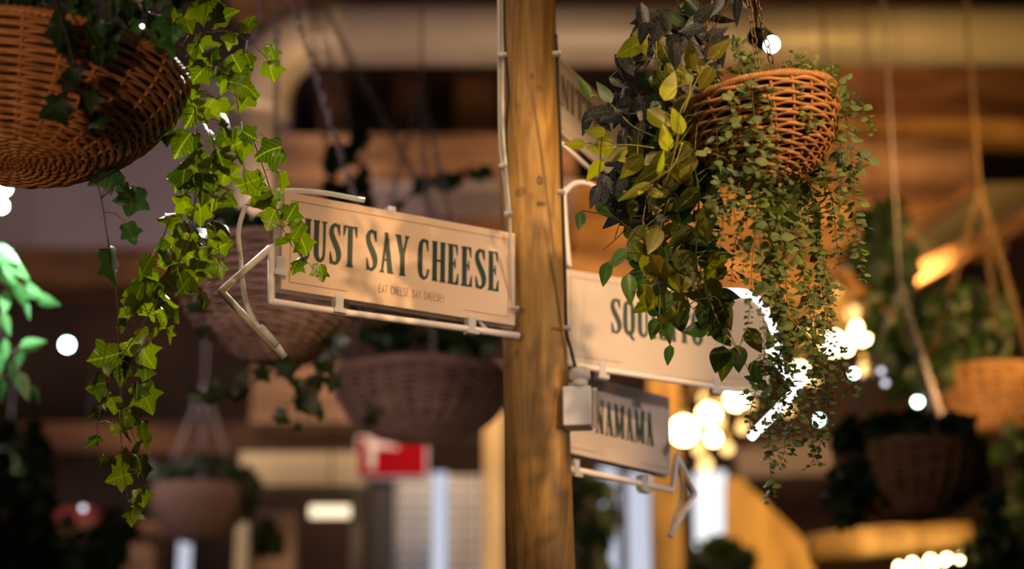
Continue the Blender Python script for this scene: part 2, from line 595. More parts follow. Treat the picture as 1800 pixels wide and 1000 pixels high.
def hanging_basket(label, centre, R, H, rows, stakes, strand, mat, tilt=0.0, flat=.35, apex=None, attach=(10, 130, 250),
                   chainmat='chain', seed=1, group=None, rimmat=None, link=.022, wire=.0016, power=2.4, ceiling=6.4, bowl=.62, wav=1.0, seg=6):
    t = thing('hanging_basket', label, 'basket', centre, group)
    Mx = Matrix.Translation(centre) @ Matrix.Rotation(tilt, 4, 'Y')
    xf(weave(R, H, rows, stakes, strand, flat, seed, seg, power, wav, bowl), Mx).build('woven_bowl', M[mat], t)
    xf(rim_mesh(R, strand, 46, seed), Mx).build('rim', M[mat], t)
    # soil
    mb = MB()
    n = 40
    vs_ = [Mx @ Vector((0, 0, -H * .10))]
    for ring in (.5, .93):
        for i in range(n):
            a = 2 * pi * i / n
            vs_.append(Mx @ Vector((R * ring * cos(a), R * ring * sin(a), -H * (.12 if ring < .9 else .16))))
    fs = [(0, 1 + i, 1 + (i + 1) % n) for i in range(n)]
    fs += [(1 + i, 1 + n + i, 1 + n + (i + 1) % n, 1 + (i + 1) % n) for i in range(n)]
    mb.add(vs_, fs)
    # dark coir liner against the wall of the basket
    rings = 10
    o = []
    vs_ = []
    for k in range(rings + 1):
        tt = k / rings
        r = (R - strand * 2.0) * (flat + (1 - flat) * max(0, 1 - tt ** power) ** bowl)
        for i in range(n):
            a = 2 * pi * i / n
            vs_.append(Mx @ Vector((r * cos(a), r * sin(a), -H * tt * .97 - .002)))
    fs = [(k * n + i, k * n + (i + 1) % n, (k + 1) * n + (i + 1) % n, (k + 1) * n + i) for k in range(rings) for i in range(n)]
    fs.append(tuple(rings * n + i for i in range(n)))
    mb.add(vs_, fs)
    mb.build('soil_liner', M['soil'], t)
    if apex is None:
        apex = Vector(centre) + Vector((0, 0, R * 2.4))
    for a in attach:
        a = radians(a)
        p = Mx @ Vector((R * cos(a), R * sin(a), strand))
        chain_mesh(p, apex, link, wire).build('chain', M[chainmat], t)
    mb = MB()
    mb.tube([apex, Vector((apex.x, apex.y, ceiling))], wire * 1.4, 6)
    pts = [Vector(apex) + Vector((0, .014 * sin(q), .014 * cos(q))) for q in [2 * pi * i / 14 for i in range(14)]]
    mb.tube(pts, wire * 1.5, 5, True)
    mb.build('suspension_wire', M[chainmat], t)
    return t, Mx

# ------------------------------------------------------------------ vines
def vine(parent, pts, leaves_fn, mat_stem, mat_leaf, r0=.0022, name='vine', leafname='leaves'):
    path = smooth_path(pts, 7)
    mb = MB()
    N = len(path)
    mb.tube(path, [r0 * (1 - .55 * i / N) for i in range(N)], 5)
    lm = MB()
    leaves_fn(path, mb, lm)
    st = mb.build(name, mat_stem, parent)
    if lm.v:
        lm.build(leafname, mat_leaf, st)
    return st

def nearest(path, p):
    best = min(range(len(path)), key=lambda i: (path[i] - p).length)
    return path[best], best

def petiole(mb, a, b, r=.0008, sag=.15):
    a, b = Vector(a), Vector(b)
    m = a.lerp(b, .5) + Vector((0, 0, (b - a).length * sag))
    mb.tube([a, a.lerp(m, .6), m, m.lerp(b, .6), b], r, 4, caps=False)

def ivy_strand(parent, px, leaves, dep, mat='ivy', stem='stem', seed=0, jd=.05, bias=None, spread=.95, tone=None):
    """px: [(x, y[, depth offset])], leaves: [(x, y, size px, tip angle)]"""
    rnd = random.Random(seed)
    pts = [P(p[0], p[1], dep + (p[2] if len(p) > 2 else 0)) for p in px]
    def fn(path, mb, lm):
        for lf in leaves:
            x, y, s = lf[:3]
            ang = lf[3] if len(lf) > 3 else rnd.uniform(-50, 50)
            tn = lf[4] if len(lf) > 4 else (rnd.uniform(.1, .9) if tone is None else rnd.uniform(*tone))
            c0 = P(x, y, dep)
            q, i = nearest(path, c0)
            dd = (q - CAM).dot(FW) + rnd.uniform(-jd, jd)
            size = s / F * dd
            tip = (view_dir(ang) + FW * rnd.uniform(-.45, .45)).normalized()
            base = P(x, y, dd) - tip * size * .45
            nrm = rnd_normal(rnd, spread, bias)
            leaf_ivy(lm, base, tip, nrm, size, rnd, tn)
            j = max(0, i - rnd.randint(1, 4))
            petiole(mb, path[j], base, .0007 * dep / 3.7)
    return vine(parent, pts, fn, M[stem], M[mat], .0016 * dep / 3.7)

def random_ivy(parent, px, dep, n, size, width, mat='ivydark', seed=0, stem='stemdark', tone=None):
    rnd = random.Random(seed * 7 + 3)
    ls = []
    for k in range(n):
        t = rnd.uniform(.02, 1)
        f = t * (len(px) - 1)
        i = min(int(f), len(px) - 2)
        q = f - i
        x = px[i][0] * (1 - q) + px[i + 1][0] * q + rnd.uniform(-width, width)
        y = px[i][1] * (1 - q) + px[i + 1][1] * q + rnd.uniform(-width, width) * .6
        ls.append((x, y, size * rnd.uniform(.6, 1.25), rnd.uniform(-60, 60)))
    return ivy_strand(parent, px, ls, dep, mat, stem, seed, .05, tone=tone)

#@@SETTING
# ------------------------------------------------------------------ the hall (setting)
def qbox(name, x0, y0, x1, y1, Y, thick, mat, parent=None, smooth=False):
    a = Q(x0, y1, Y); b = Q(x1, y0, Y)
    mb = MB()
    mb.box((a.x, Y, a.z), (b.x, Y + thick, b.z))
    return mb.build(name, mat, parent, smooth)

def struct(o):
    o['kind'] = 'structure'
    return o

M['brownwall'] = plain('brown_wall', (.11, .065, .055), .8, var=.35, scale=1.2)
M['darkwall'] = plain('dark_wall', (.035, .022, .02), .8, var=.4, scale=1.2)
M['mauve'] = plain('mauve_plaster', (.36, .30, .33), .8, var=.12, scale=1.5)
M['plank'] = wood('plank_wood', (.24, .13, .075), (.48, .29, .17), (.12, 1, 1), 9)
M['plankdark'] = wood('dark_plank', (.12, .05, .022), (.26, .12, .055), (.12, 1, 1), 9)
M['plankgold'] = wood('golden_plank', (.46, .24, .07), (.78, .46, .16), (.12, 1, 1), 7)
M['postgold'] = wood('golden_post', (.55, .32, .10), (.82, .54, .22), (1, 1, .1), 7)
M['cream'] = plain('cream_paint', (.72, .60, .40), .6, var=.08, scale=2)
M['white'] = plain('white_paint', (.80, .80, .80), .5, var=.05, scale=2)
M['greygreen'] = plain('grey_green_sheet', (.16, .13, .08), .7, var=.15, scale=2)
M['duct'] = plain('galvanised_duct', (.50, .44, .37), .5, .3, var=.10, scale=3)
M['darkpost'] = plain('dark_post', (.025, .018, .022), .6, var=.2)
M['red'] = plain('red_sign_face', (.30, .0008, .006), .8, var=.05)
M['red'].node_tree.nodes['Principled BSDF'].inputs['Specular IOR Level'].default_value = .1
M['floor'] = plain('concrete_floor', (.16, .12, .09), .7, var=.2, scale=2)

mb = MB(); mb.box((-7, -2, -.1), (7, 16, 0)); struct(mb.build('floor', M['floor'], None, False))
mb = MB(); mb.box((-7, -2, 6.9), (7, 16, 7.0)); struct(mb.build('ceiling', M['darkwall'], None, False))
mb = MB(); mb.box((-7, 15.5, 0), (7, 15.7, 6.9)); struct(mb.build('wall_back', M['brownwall'], None, False))
mb = MB(); mb.box((-7.2, -2, 0), (-7, 16, 6.9)); struct(mb.build('wall_left', M['darkwall'], None, False))
mb = MB(); mb.box((7, -2, 0), (7.2, 16, 6.9)); struct(mb.build('wall_right', M['darkwall'], None, False))

# mauve bulkhead and the boards of the left side
struct(qbox('wall_bulkhead', -200, -60, 520, 440, 12.5, .3, M['mauve']))
struct(qbox('trim_1', -200, 440, 520, 502, 12.4, .4, M['plankdark']))
struct(qbox('trim_2', 440, 640, 900, 742, 11.5, .5, M['plank']))
struct(qbox('trim_3', 420, 795, 640, 852, 11.8, .3, M['cream']))
struct(qbox('trim_4', -100, 742, 700, 795, 12.4, .3, M['plankdark']))
# beams under the ceiling
def beam(label, *a):
    o = qbox('wooden_beam', *a)
    struct(o)
    return o
beam('', 430, 236, 1010, 318, 10.5, .25, M['plank'])
struct(qbox('trim_5', 640, 318, 1010, 332, 10.3, .5, M['mauve']))
beam('', 430, 332, 1010, 425, 10.8, .25, M['plankdark'])
beam('', 940, 320, 1590, 560, 11.4, .2, M['plankgold'])
beam('', 1180, 176, 2000, 246, 11.0, .2, M['plankgold'])
beam('', 1480, 246, 1712, 322, 10.6, .3, M['plank'])
beam('', 1400, 322, 1760, 440, 11.2, .2, M['plankgold'])
beam('', 1190, 112, 2000, 176, 10.6, .3, M['plankdark'])
for x0, x1 in ((560, 610), (690, 745), (800, 870)):
    beam('', x0, 95, x1, 236, 12.5, .3, M['plankdark'])
# upper part above the duct
beam('', 400, -90, 2000, -10, 10.2, .4, M['plankdark'])

def prism(name, poly, Y, thick, mat, label=None):
    """upright slab whose outline is a polygon"""
    mb = MB()
    n = len(poly)
    a = [Q(x, y, Y) for x, y in poly]
    b = [Vector((p.x, p.y + thick, p.z)) for p in a]
    mb.add(a + b, [tuple(range(n))] + [tuple(range(2 * n - 1, n - 1, -1))] + [(i, (i + 1) % n, n + (i + 1) % n, n + i) for i in range(n)])
    return mb.build(name, mat, None, False)
struct(prism('trim_6', [(1555, 424), (1712, 316), (1726, 324), (1572, 438)], 9.2, .08, M['plankdark']))
struct(prism('ceiling_panel', [(1572, 438), (1726, 322), (1900, 318), (1900, 340), (1600, 490)], 9.6, .05, M['greygreen']))
struct(prism('trim_7', [(1560, 500), (1570, 484), (1900, 318), (1900, 352), (1600, 505)], 9.1, .1, M['plankdark']))

# ventilation duct with elbow
duct = thing('ventilation_duct', 'round metal ventilation duct under the ceiling, bending down above the ivy', 'duct', Q(900, 60, 9.5))
rr = (Q(900, 12, 9.5) - Q(900, 112, 9.5)).length / 2
pts = [Q(x, 62, 9.5) for x in (2100, 1700, 1300, 900, 640)]
el = [Q(520, 74, 9.5), Q(474, 112, 9.5), Q(452, 170, 9.5)]
mb = MB(); mb.tube([Q(2150, 62, 9.5), Q(590, 62, 9.5)], rr, 28); mb.build('straight_run', M['duct'], duct)
mb = MB(); mb.tube(smooth_path([Q(592, 62, 9.5), Q(545, 66, 9.5), Q(492, 98, 9.5), Q(462, 150, 9.5), Q(452, 205, 9.5)], 5), rr * .98, 28); mb.build('elbow', M['duct'], duct)
mb = MB(); mb.tube([Q(452, 200, 9.5), Q(450, 420, 9.5), ], rr * .8, 24); mb.build('downpipe', M['duct'], duct)
for x in (592, 1300, 1512):
    mb = MB(); mb.tube([Q(x - 6, 62, 9.5), Q(x + 6, 62, 9.5)], rr * 1.05, 28); mb.build('joint_band', M['duct'], duct)
for x in (1000, 1640):
    mb = MB(); a = Q(x, 20, 9.5); mb.tube([a, (a.x, a.y, 6.9)], .01, 6); mb.build('hanger_rod', M['darkpost'], duct)

# ------------------------------------------------------------------ stalls behind
def tiles():
    m, nt, b = newmat('white_tiles')
    b.inputs['Roughness'].default_value = .25
    tc = nt.nodes.new('ShaderNodeTexCoord')
    mp = nt.nodes.new('ShaderNodeMapping')
    mp.inputs['Rotation'].default_value = (pi / 2, 0, 0)
    nt.links.new(tc.outputs['Object'], mp.inputs['Vector'])
    br = nt.nodes.new('ShaderNodeTexBrick')
    br.offset = 0
    br.inputs['Color1'].default_value = (.62, .58, .60, 1)
    br.inputs['Color2'].default_value = (.72, .68, .66, 1)
    br.inputs['Mortar'].default_value = (.16, .13, .12, 1)
    br.inputs['Scale'].default_value = 1
    br.inputs['Mortar Size'].default_value = .008
    br.inputs['Brick Width'].default_value = .10
    br.inputs['Row Height'].default_value = .07
    nt.links.new(mp.outputs[0], br.inputs['Vector'])
    nt.links.new(br.outputs['Color'], b.inputs['Base Color'])
    return m
M['tiles'] = tiles()
o = qbox('wall_tiled', 690, 835, 880, 1100, 12.2, .2, M['tiles']); struct(o)
M['frosted'] = emit('lit_shutter', (.80, .84, 1.0), .75)
def qthing(name, label, cat, x0, y0, x1, y1, Y, th, mat, group=None):
    return tag(qbox(name, x0, y0, x1, y1, Y, th, mat), label, cat, group)
qthing('light_panel', 'tall pale lit strip on the tiled wall left of the signpost', 'lit panel', 757, 830, 786, 1100, 12.0, .08, M['frosted'])
qthing('light_panel', 'narrow bluish lit strip low down between the far left stalls', 'lit panel', 307, 905, 335, 1100, 12.0, .08, M['frosted'])
qthing('light_panel', 'narrow pale lit strip under the lower right sign, nearest the post', 'lit panel', 1058, 820, 1086, 1100, 12.0, .08, M['frosted'])
qthing('light_panel', 'pale lit strip under the lower right sign beside the golden post', 'lit panel', 1108, 830, 1142, 1100, 12.0, .08, M['frosted'])
M['columnglow'] = emit('white_column_glow', (.97, .98, 1.0), 1.15)  # white paint brightly lit, its light put in as emission
qthing('white_column', 'white painted column, its lit brightness put in as glow, below the warm glass bulbs', 'lit column', 1226, 828, 1276, 965, 11.6, .15, M['columnglow'])
qthing('wooden_post', 'golden lit wooden post beside the tiled wall', 'post', 848, 700, 884, 1100, 11.2, .15, M['postgold'])
qthing('wooden_post', 'golden lit wooden post behind the right end of the lower sign', 'post', 1150, 640, 1192, 1100, 10.6, .15, M['postgold'])
qthing('metal_post', 'dark upright post carrying the red sign', 'post', 648, 785, 694, 1100, 11.0, .15, M['darkpost'])
qthing('pale_post', 'pale upright post low down beside the far hanging ivy', 'post', 408, 905, 436, 1100, 12.0, .1, M['cream'])
qthing('pale_post', 'greenish upright post left of the dark post', 'post', 612, 850, 640, 1100, 12.3, .1, M['greygreen'])
qthing('wooden_crate', 'brown wooden crate low down at the far left', 'crate', 130, 935, 270, 1100, 12.2, .4, M['plank'])
qthing('wooden_crate', 'brown wooden crate beside the narrow bluish strip', 'crate', 440, 900, 520, 1100, 12.4, .4, M['plank'])
tag(prism('gable_board', [(1277, 840), (1300, 838), (1432, 968), (1432, 1100), (1277, 1100)], 11.4, .12, M['postgold']),
    'golden sloping gable board of a market stall', 'board')
struct(prism('trim_8', [(1290, 790), (1560, 760), (1560, 830), (1300, 838)], 13, .12, M['mauve']))
# log beam lower right
lg = MB(); lg.tube([Q(1425, 968, 8.2), Q(1500, 955, 8.2), Q(1600, 946, 8.2), Q(1706, 938, 8.2)], [.07, .066, .062, .052], 14)
tag(lg.build('log', M['postgold']), 'golden log lying across above the row of glowing lamps', 'log')
tag(qbox('crate', 96, 892, 166, 916, 11.8, .2, plain('red_paint', (.32, .03, .03), .6)), 'small reddish box in the dark at the lower left', 'box')
struct(qbox('trim_9', 60, 916, 280, 936, 11.8, .5, M['plankdark']))
# red sign
rs = thing('red_sign', 'small red sign with a white mark on the dark post', 'sign', Q(688, 803, 10.9))
qbox('sign_frame', 626, 767, 752, 840, 10.92, .08, M['whiteplastic'], rs)
qbox('sign_panel', 629, 770, 749, 836, 10.90, .02, M['red'], rs)
def qpoly(name, poly, Y, th, mat, parent):
    mb = MB()
    n = len(poly)
    a = [Q(x, y, Y) for x, y in poly]
    b = [Vector((p.x, p.y + th, p.z)) for p in a]
    mb.add(a + b, [tuple(range(n)), tuple(range(2 * n - 1, n - 1, -1))] + [(i, (i + 1) % n, n + (i + 1) % n, n + i) for i in range(n)])
    return mb.build(name, mat, parent, False)
qpoly('white_mark', [(640, 770), (672, 778), (700, 785), (700, 788), (660, 787), (658, 824), (648, 824), (648, 786)], 10.88, .015, M['whiteplastic'], rs)

# ------------------------------------------------------------------ chandeliers and small lights
M['bulb'] = emit('warm_bulb', (1.0, .72, .32), 24)
M['bulbdim'] = emit('dim_warm_bulb', (1.0, .60, .20), 2.6)
M['led'] = emit('cool_led', (.72, 1.0, .95), 22)
M['leddim'] = emit('dim_led', (.9, .85, 1.0), 2.0)
M['brass'] = plain('aged_brass', (.45, .30, .12), .35, .8, var=.1)
def ball(mb, c, r, sq=1.0, n=14, m=9, tone=.5):
    vs_, fs = [], []
    for i in range(m + 1):
        a = pi * i / m
        for k in range(n):
            b = 2 * pi * k / n
            vs_.append(Vector(c) + Vector((sin(a) * cos(b) * r, sin(a) * sin(b) * r, cos(a) * r * sq)))
    for i in range(m):
        for k in range(n):
            fs.append((i * n + k, (i + 1) * n + k, (i + 1) * n + (k + 1) % n, i * n + (k + 1) % n))
    mb.add(vs_, fs, None, tone)
def chandelier(label, hub, Y, bulbs):
    H = Q(hub[0], hub[1], Y)
    t = thing('chandelier', label, 'chandelier', H)
    mb = MB(); mb.tube([H, (H.x, H.y, 6.9)], .008, 6)
    ball(mb, H, .05); mb.build('hanging_rod', M['brass'], t)
    for x, y, r, dim, dy in bulbs:
        c = Q(x, y, Y + dy)
        R_ = 1.2 * r / F * Y
        f = MB()
        top = c + Vector((0, 0, R_ * 1.1))
        f.tube(smooth_path([H, H.lerp(top, .6) + Vector((0, 0, .06)), top + Vector((0, 0, .04)), top], 5), .006, 6)
        f.tube([top + Vector((0, 0, .03)), top - Vector((0, 0, .01))], .016, 10)
        a = f.build('lamp_arm', M['brass'], t)
        g = MB(); ball(g, c, R_); g.build('bulb', M['bulbdim' if dim else 'bulb'], a)
chandelier('cluster lamp of glowing warm glass bulbs just right of the lower signs', (1255, 640), 9.0, [
    (1202, 757, 20, 0, 0), (1246, 728, 16, 0, .15), (1294, 702, 15, 0, .1), (1316, 710, 9, 1, .3), (1254, 770, 10, 0, -.1),
    (1240, 700, 11, 1, .3), (1228, 790, 9, 1, .1), (1240, 816, 11, 1, -.1), (1278, 788, 10, 1, .2), (1305, 752, 9, 1, .25), (1262, 745, 10, 1, .3)])
chandelier('cluster lamp of glowing warm glass bulbs seen through the trailing eucalyptus', (1470, 500), 8.8, [
    (1516, 584, 18, 0, 0), (1500, 551, 12, 1, .2), (1465, 604, 17, 0, .1), (1488, 612, 8, 0, .2), (1404, 655, 14, 0, .1),
    (1430, 668, 9, 1, .2), (1420, 580, 11, 1, .3), (1545, 600, 9, 1, .2), (1520, 650, 10, 1, .1), (1385, 720, 9, 1, .1)])
def led(label, x, y, r, d, mat='led', group=None):
    c = P(x, y, d)
    t = thing('string_light', label, 'light', c, group)
    g = MB(); ball(g, c, r / F * d); g.build('bulb', M[mat], t)
    g = MB(); g.tube([c + Vector((0, 0, r / F * d * .8)), c + Vector((0, 0, r / F * d * 2.2))], r / F * d * .5, 8); 
    g.tube([c + Vector((0, 0, r / F * d * 2.2)), Vector((c.x + .01, c.y, min(6.9, c.z + 1))), Vector((c.x + .01, c.y, 6.9))], .0015, 5)
    g.build('socket', M['black'], t)
led('cool white string bulb glowing below the left wicker basket', 118, 606, 11, 7.5)
led('upper of the two cool white glows at the left edge under the basket', 6, 330, 15, 5.5)
led('lower of the two cool white glows at the left edge under the basket', 2, 362, 13, 5.6)
led('cool white string bulb right of the far chandelier', 1613, 706, 7, 8)
led('small cool bulb under the biggest bulb of the far chandelier', 1501, 656, 5, 8)
led('cool white bulb low behind the trailing eucalyptus', 1440, 738, 6, 8)
led('faint violet bulb beside the far chandelier', 1549, 652, 5, 8, 'leddim')
led('faint pinkish bulb right of the far chandelier', 1556, 673, 5, 8, 'leddim')
led('faint white glow over the dark plants at lower left', 146, 893, 5, 9, 'leddim')
led('small pale glow at the lower left edge', 13, 811, 4, 9, 'leddim')
led('pale glow at the lower right above the edge', 1757, 905, 5, 8, 'leddim')
M['tubewarm'] = emit('warm_tube', (1, .80, .52), 1.6)
tl = thing('tube_lamp', 'short horizontal glowing lamp low down below the red sign', 'lamp', Q(582, 900, 11))
mb = MB(); mb.tube([Q(545, 899, 11), Q(615, 899, 11)], .035, 10); mb.build('tube', M['tubewarm'], tl)
mb = MB(); a = Q(580, 890, 11); mb.tube([a, (a.x, a.y, 6.9)], .006, 5); mb.build('suspension_wire', M['black'], tl)
# row of glowing lamps at the lower right
for i, (x, y, r) in enumerate([(1604, 994, 8), (1636, 990, 9), (1665, 988, 9), (1692, 984, 8), (1714, 968, 6), (1580, 998, 6)]):
    c = Q(x, y, 8.0)
    t = thing('filament_lamp', 'warm glowing lamp in the row under the golden log', 'lamp', c, 'glowing lamps under the golden log')
    g = MB(); ball(g, c, r / F * 8, 1.5); g.build('bulb', M['bulb'], t)
    g = MB(); g.tube([c + Vector((0, 0, r / F * 8 * 1.3)), c + Vector((0, 0, r / F * 8 * 2.2))], .014, 8); g.build('socket', M['brass'], t)

#@@SIGNPOST
# ------------------------------------------------------------------ the signpost
DP = 4.5
top = P(918, -260, DP * 1.04); bot = P(962, 1500, DP * .96)
pole = thing('wooden_post', 'round golden-brown timber signpost in the middle, carrying the market signs', 'post', bot)
mb = MB()
N, K = 90, 40
rndp = random.Random(5)
vs_, fs, uvs = [], [], []
KN = [(.52, 1.2), (.60, -.2), (.35, .3), (.30, 1.6), (.72, .8), (.44, .9)]
for i in range(N + 1):
    t = i / N
    c = top.lerp(bot, t)
    px = 104 + (t * 1760 - 260) * .0155
    r = px / 2 / F * DP
    for k in range(K):
        a = 2 * pi * k / K
        rr_ = r * (1 + .012 * sin(3 * a + 5 * t) + .008 * sin(7 * a + 13 * t) + .01 * sin(a * 2 + 19 * t))
        vs_.append(c + Vector((cos(a) * rr_, sin(a) * rr_, 0)))
for i in range(N):
    for k in range(K):
        fs.append((i * K + k, i * K + (k + 1) % K, (i + 1) * K + (k + 1) % K, (i + 1) * K + k))
fs.append(tuple(range(K)))
mb.add(vs_, fs)
mb.build('timber', M['pole'], pole)
def pole_axis(py):
    return 924 + (py + 0) * .024
def pole_r(py):
    return (104 + py * .0155) / 2
for (x, y, r) in [(950, 607, 7), (911, 692, 4), (973, 723, 5), (935, 154, 3), (948, 335, 5), (1000, 870, 3), (949, 835, 3), (912, 700, 3)]:
    dx = (x - pole_axis(y)) / pole_r(y)
    dx = max(-.92, min(.92, dx))
    rr_ = pole_r(y) / F * DP
    c = P(pole_axis(y), y, DP) + Vector((dx * rr_, -sqrt(1 - dx * dx) * rr_, 0))
    mb = MB(); ball(mb, c, 1.25 * r / F * DP, 1.4)
    nv = Vector((dx, -sqrt(1 - dx * dx), 0))
    mb.v = [tuple(Vector(v) - nv * ((Vector(v) - c).dot(nv)) * .85) for v in mb.v]
    mb.build('knot', M['knot'], pole)

# cables along the post (fixed to it)
def pcable(name, px, r, mat, label, cat='cable', off=0.0):
    pts = smooth_path([P(x, y, d) for x, y, d in px], 6)
    mb = MB(); mb.tube(pts, r, 8)
    return tag(mb.build(name, M[mat], None), label, cat)
pcable('white_cable', [(876, -200, 4.44), (877, 0, 4.44), (878, 150, 4.44), (880, 260, 4.43), (889, 330, 4.42), (892, 375, 4.42)], .0042, 'cablewhite',
       'outer of two milky cables running down the left side of the post')
pcable('white_cable', [(884, -200, 4.43), (884, 100, 4.43), (884, 220, 4.42), (890, 300, 4.41), (896, 380, 4.41), (899, 470, 4.41), (903, 560, 4.41)], .0038, 'cablewhite',
       'inner milky cable on the post running down past the cheese sign')
pcable('black_cable', [(886, -200, 4.42), (886, 0, 4.42), (888, 80, 4.42), (894, 160, 4.42), (890, 230, 4.42), (893, 310, 4.42)], .0026, 'black',
       'thin black cable down the left front of the post')
pcable('black_cable', [(977, 60, 4.45), (983, 200, 4.45), (988, 330, 4.45), (993, 480, 4.45), (996, 580, 4.45), (1004, 615, 4.45), (1011, 645, 4.45)], .0036, 'black',
       'thick black cable down the right side of the post into the white box')
for (x, y, d, lab) in [(883, 97, 4.42, 'topmost white clip on the left of the post'), (884, 292, 4.41, 'middle white clip on the left of the post'),
                  (893, 376, 4.40, 'white clip beside the top corner of the cheese sign'), (905, 542, 4.40, 'white clip at the lower corner of the cheese sign'),
                  (978, 94, 4.43, 'topmost white clip on the right of the post'), (986, 337, 4.43, 'middle white clip on the right of the post'), (996, 576, 4.43, 'lowest white clip on the right of the post')]:
    c = P(x, y, d)
    mb = MB(); mb.box((c.x - .009, c.y - .005, c.z - .004), (c.x + .009, c.y + .012, c.z + .004))
    mb.tube([c + Vector((.006, -.009, 0)), c + Vector((.006, .004, 0))], .004, 8)
    tag(mb.build('cable_clip', M['clip'], None), lab, 'clip', 'cable clips on the post')

# ------------------------------------------------------------------ lettering
T, t_ = .105, .045
def serif(x, y, w, up):
    h = .045
    return ('poly', [(x - w / 2, y), (x + w / 2, y), (x + w / 2 - .012, y + up * h), (x - w / 2 + .012, y + up * h)])
G = {
 'U': (.40, [('s', [(.09, 1, T), (.09, .28, T), (.115, .11, .095), (.2, .03, .06), (.28, .1, .06), (.31, .28, .055), (.31, 1, .055)]), serif(.09, 1, .19, -1), serif(.31, 1, .15, -1)]),
 'J': (.30, [('s', [(.19, 1, T), (.19, .25, T), (.17, .07, .085), (.09, -.0, .055), (.03, .06, .06), (.02, .15, .06)]), serif(.19, 1, .19, -1)]),
 'S': (.36, [('s', [(.285, .80, .045), (.26, .91, .05), (.18, .975, .055), (.09, .9, .08), (.07, .76, .1), (.13, .6, .115), (.22, .44, .12), (.28, .28, .11), (.27, .12, .08), (.18, .025, .055), (.09, .07, .05), (.05, .22, .045)]),
              ('poly', [(.265, 1), (.31, 1), (.315, .72), (.285, .72), (.25, .9)]), ('poly', [(.03, 0), (.075, 0), (.09, .12), (.055, .30), (.025, .30)])]),
 'T': (.40, [('s', [(.2, .97, T), (.2, 0, T)]), ('poly', [(0, 1), (.4, 1), (.4, .955), (0, .955)]), ('poly', [(0, 1), (0, .74), (.03, .74), (.09, .955)]), ('poly', [(.4, 1), (.4, .74), (.37, .74), (.31, .955)]), serif(.2, 0, .2, 1)]),
 'A': (.42, [('s', [(.2, 1, .05), (.08, 0, .05)]), ('s', [(.19, 1, .08), (.32, 0, .115)]), ('poly', [(.11, .30), (.28, .30), (.28, .345), (.11, .345)]), serif(.08, 0, .14, 1), serif(.33, 0, .18, 1)]),
 'Y': (.42, [('s', [(.08, 1, .11), (.21, .45, .10)]), ('s', [(.34, 1, .05), (.22, .45, .06)]), ('s', [(.21, .5, T), (.21, 0, T)]), serif(.08, 1, .18, -1), serif(.34, 1, .14, -1), serif(.21, 0, .2, 1)]),
 'C': (.37, [('s', [(.285, .80, .045), (.26, .92, .05), (.18, .975, .055), (.10, .9, .085), (.07, .72, T), (.07, .28, T), (.10, .1, .085), (.19, .025, .055), (.28, .1, .05), (.31, .26, .045)]),
              ('poly', [(.265, 1), (.31, 1), (.315, .70), (.285, .70), (.25, .9)])]),
 'H': (.43, [('s', [(.09, 1, T), (.09, 0, T)]), ('s', [(.33, 1, T), (.33, 0, T)]), ('poly', [(.1, .50), (.33, .50), (.33, .55), (.1, .55)]), serif(.09, 1, .18, -1), serif(.33, 1, .18, -1), serif(.09, 0, .18, 1), serif(.33, 0, .18, 1)]),
 'E': (.37, [('s', [(.1, 1, T), (.1, 0, T)]), ('poly', [(0, 1), (.31, 1), (.31, .955), (0, .955)]), ('poly', [(.31, 1), (.31, .74), (.285, .74), (.23, .955)]),
              ('poly', [(.1, .50), (.22, .50), (.22, .545), (.1, .545)]), ('poly', [(.215, .40), (.25, .40), (.25, .65), (.215, .65), (.2, .545), (.2, .5)]),
              ('poly', [(0, 0), (.33, 0), (.33, .045), (0, .045)]), ('poly', [(.33, 0), (.335, .28), (.305, .28), (.24, .045)])]),
 'N': (.43, [('s', [(.07, 1, .055), (.07, 0, .055)]), ('s', [(.07, 1, .10), (.33, 0, .11)]), ('s', [(.34, 1, .055), (.34, 0, .055)]), serif(.07, 0, .15, 1), serif(.34, 1, .15, -1), serif(.05, 1, .12, -1)]),
 'M': (.52, [('s', [(.07, 1, .055), (.07, 0, .055)]), ('s', [(.08, 1, .10), (.24, .05, .09)]), ('s', [(.40, 1, .05), (.25, .05, .05)]), ('s', [(.42, 1, T), (.42, 0, T)]), serif(.07, 0, .14, 1), serif(.42, 0, .18, 1), serif(.05, 1, .13, -1), serif(.44, 1, .13, -1)]),
 'I': (.20, [('s', [(.09, 1, T), (.09, 0, T)]), serif(.09, 1, .18, -1), serif(.09, 0, .18, 1)]),
 'O': (.40, [('s', [(.19, .975, .055), (.10, .9, .085), (.07, .72, T), (.07, .28, T), (.10, .1, .085), (.19, .025, .055), (.28, .1, .085), (.31, .28, T), (.31, .72, T), (.28, .9, .085), (.19, .975, .055)])]),
 'P': (.40, [('s', [(.09, 1, T), (.09, 0, T)]), ('s', [(.1, .975, .05), (.22, .95, .06), (.31, .85, .09), (.31, .62, .09), (.22, .5, .06), (.1, .48, .05)]), serif(.09, 0, .18, 1)]),
}
G['Q'] = (.40, G['O'][1] + [('s', [(.17, .12, .06), (.24, .0, .07), (.30, -.10, .06), (.36, -.12, .04)])])
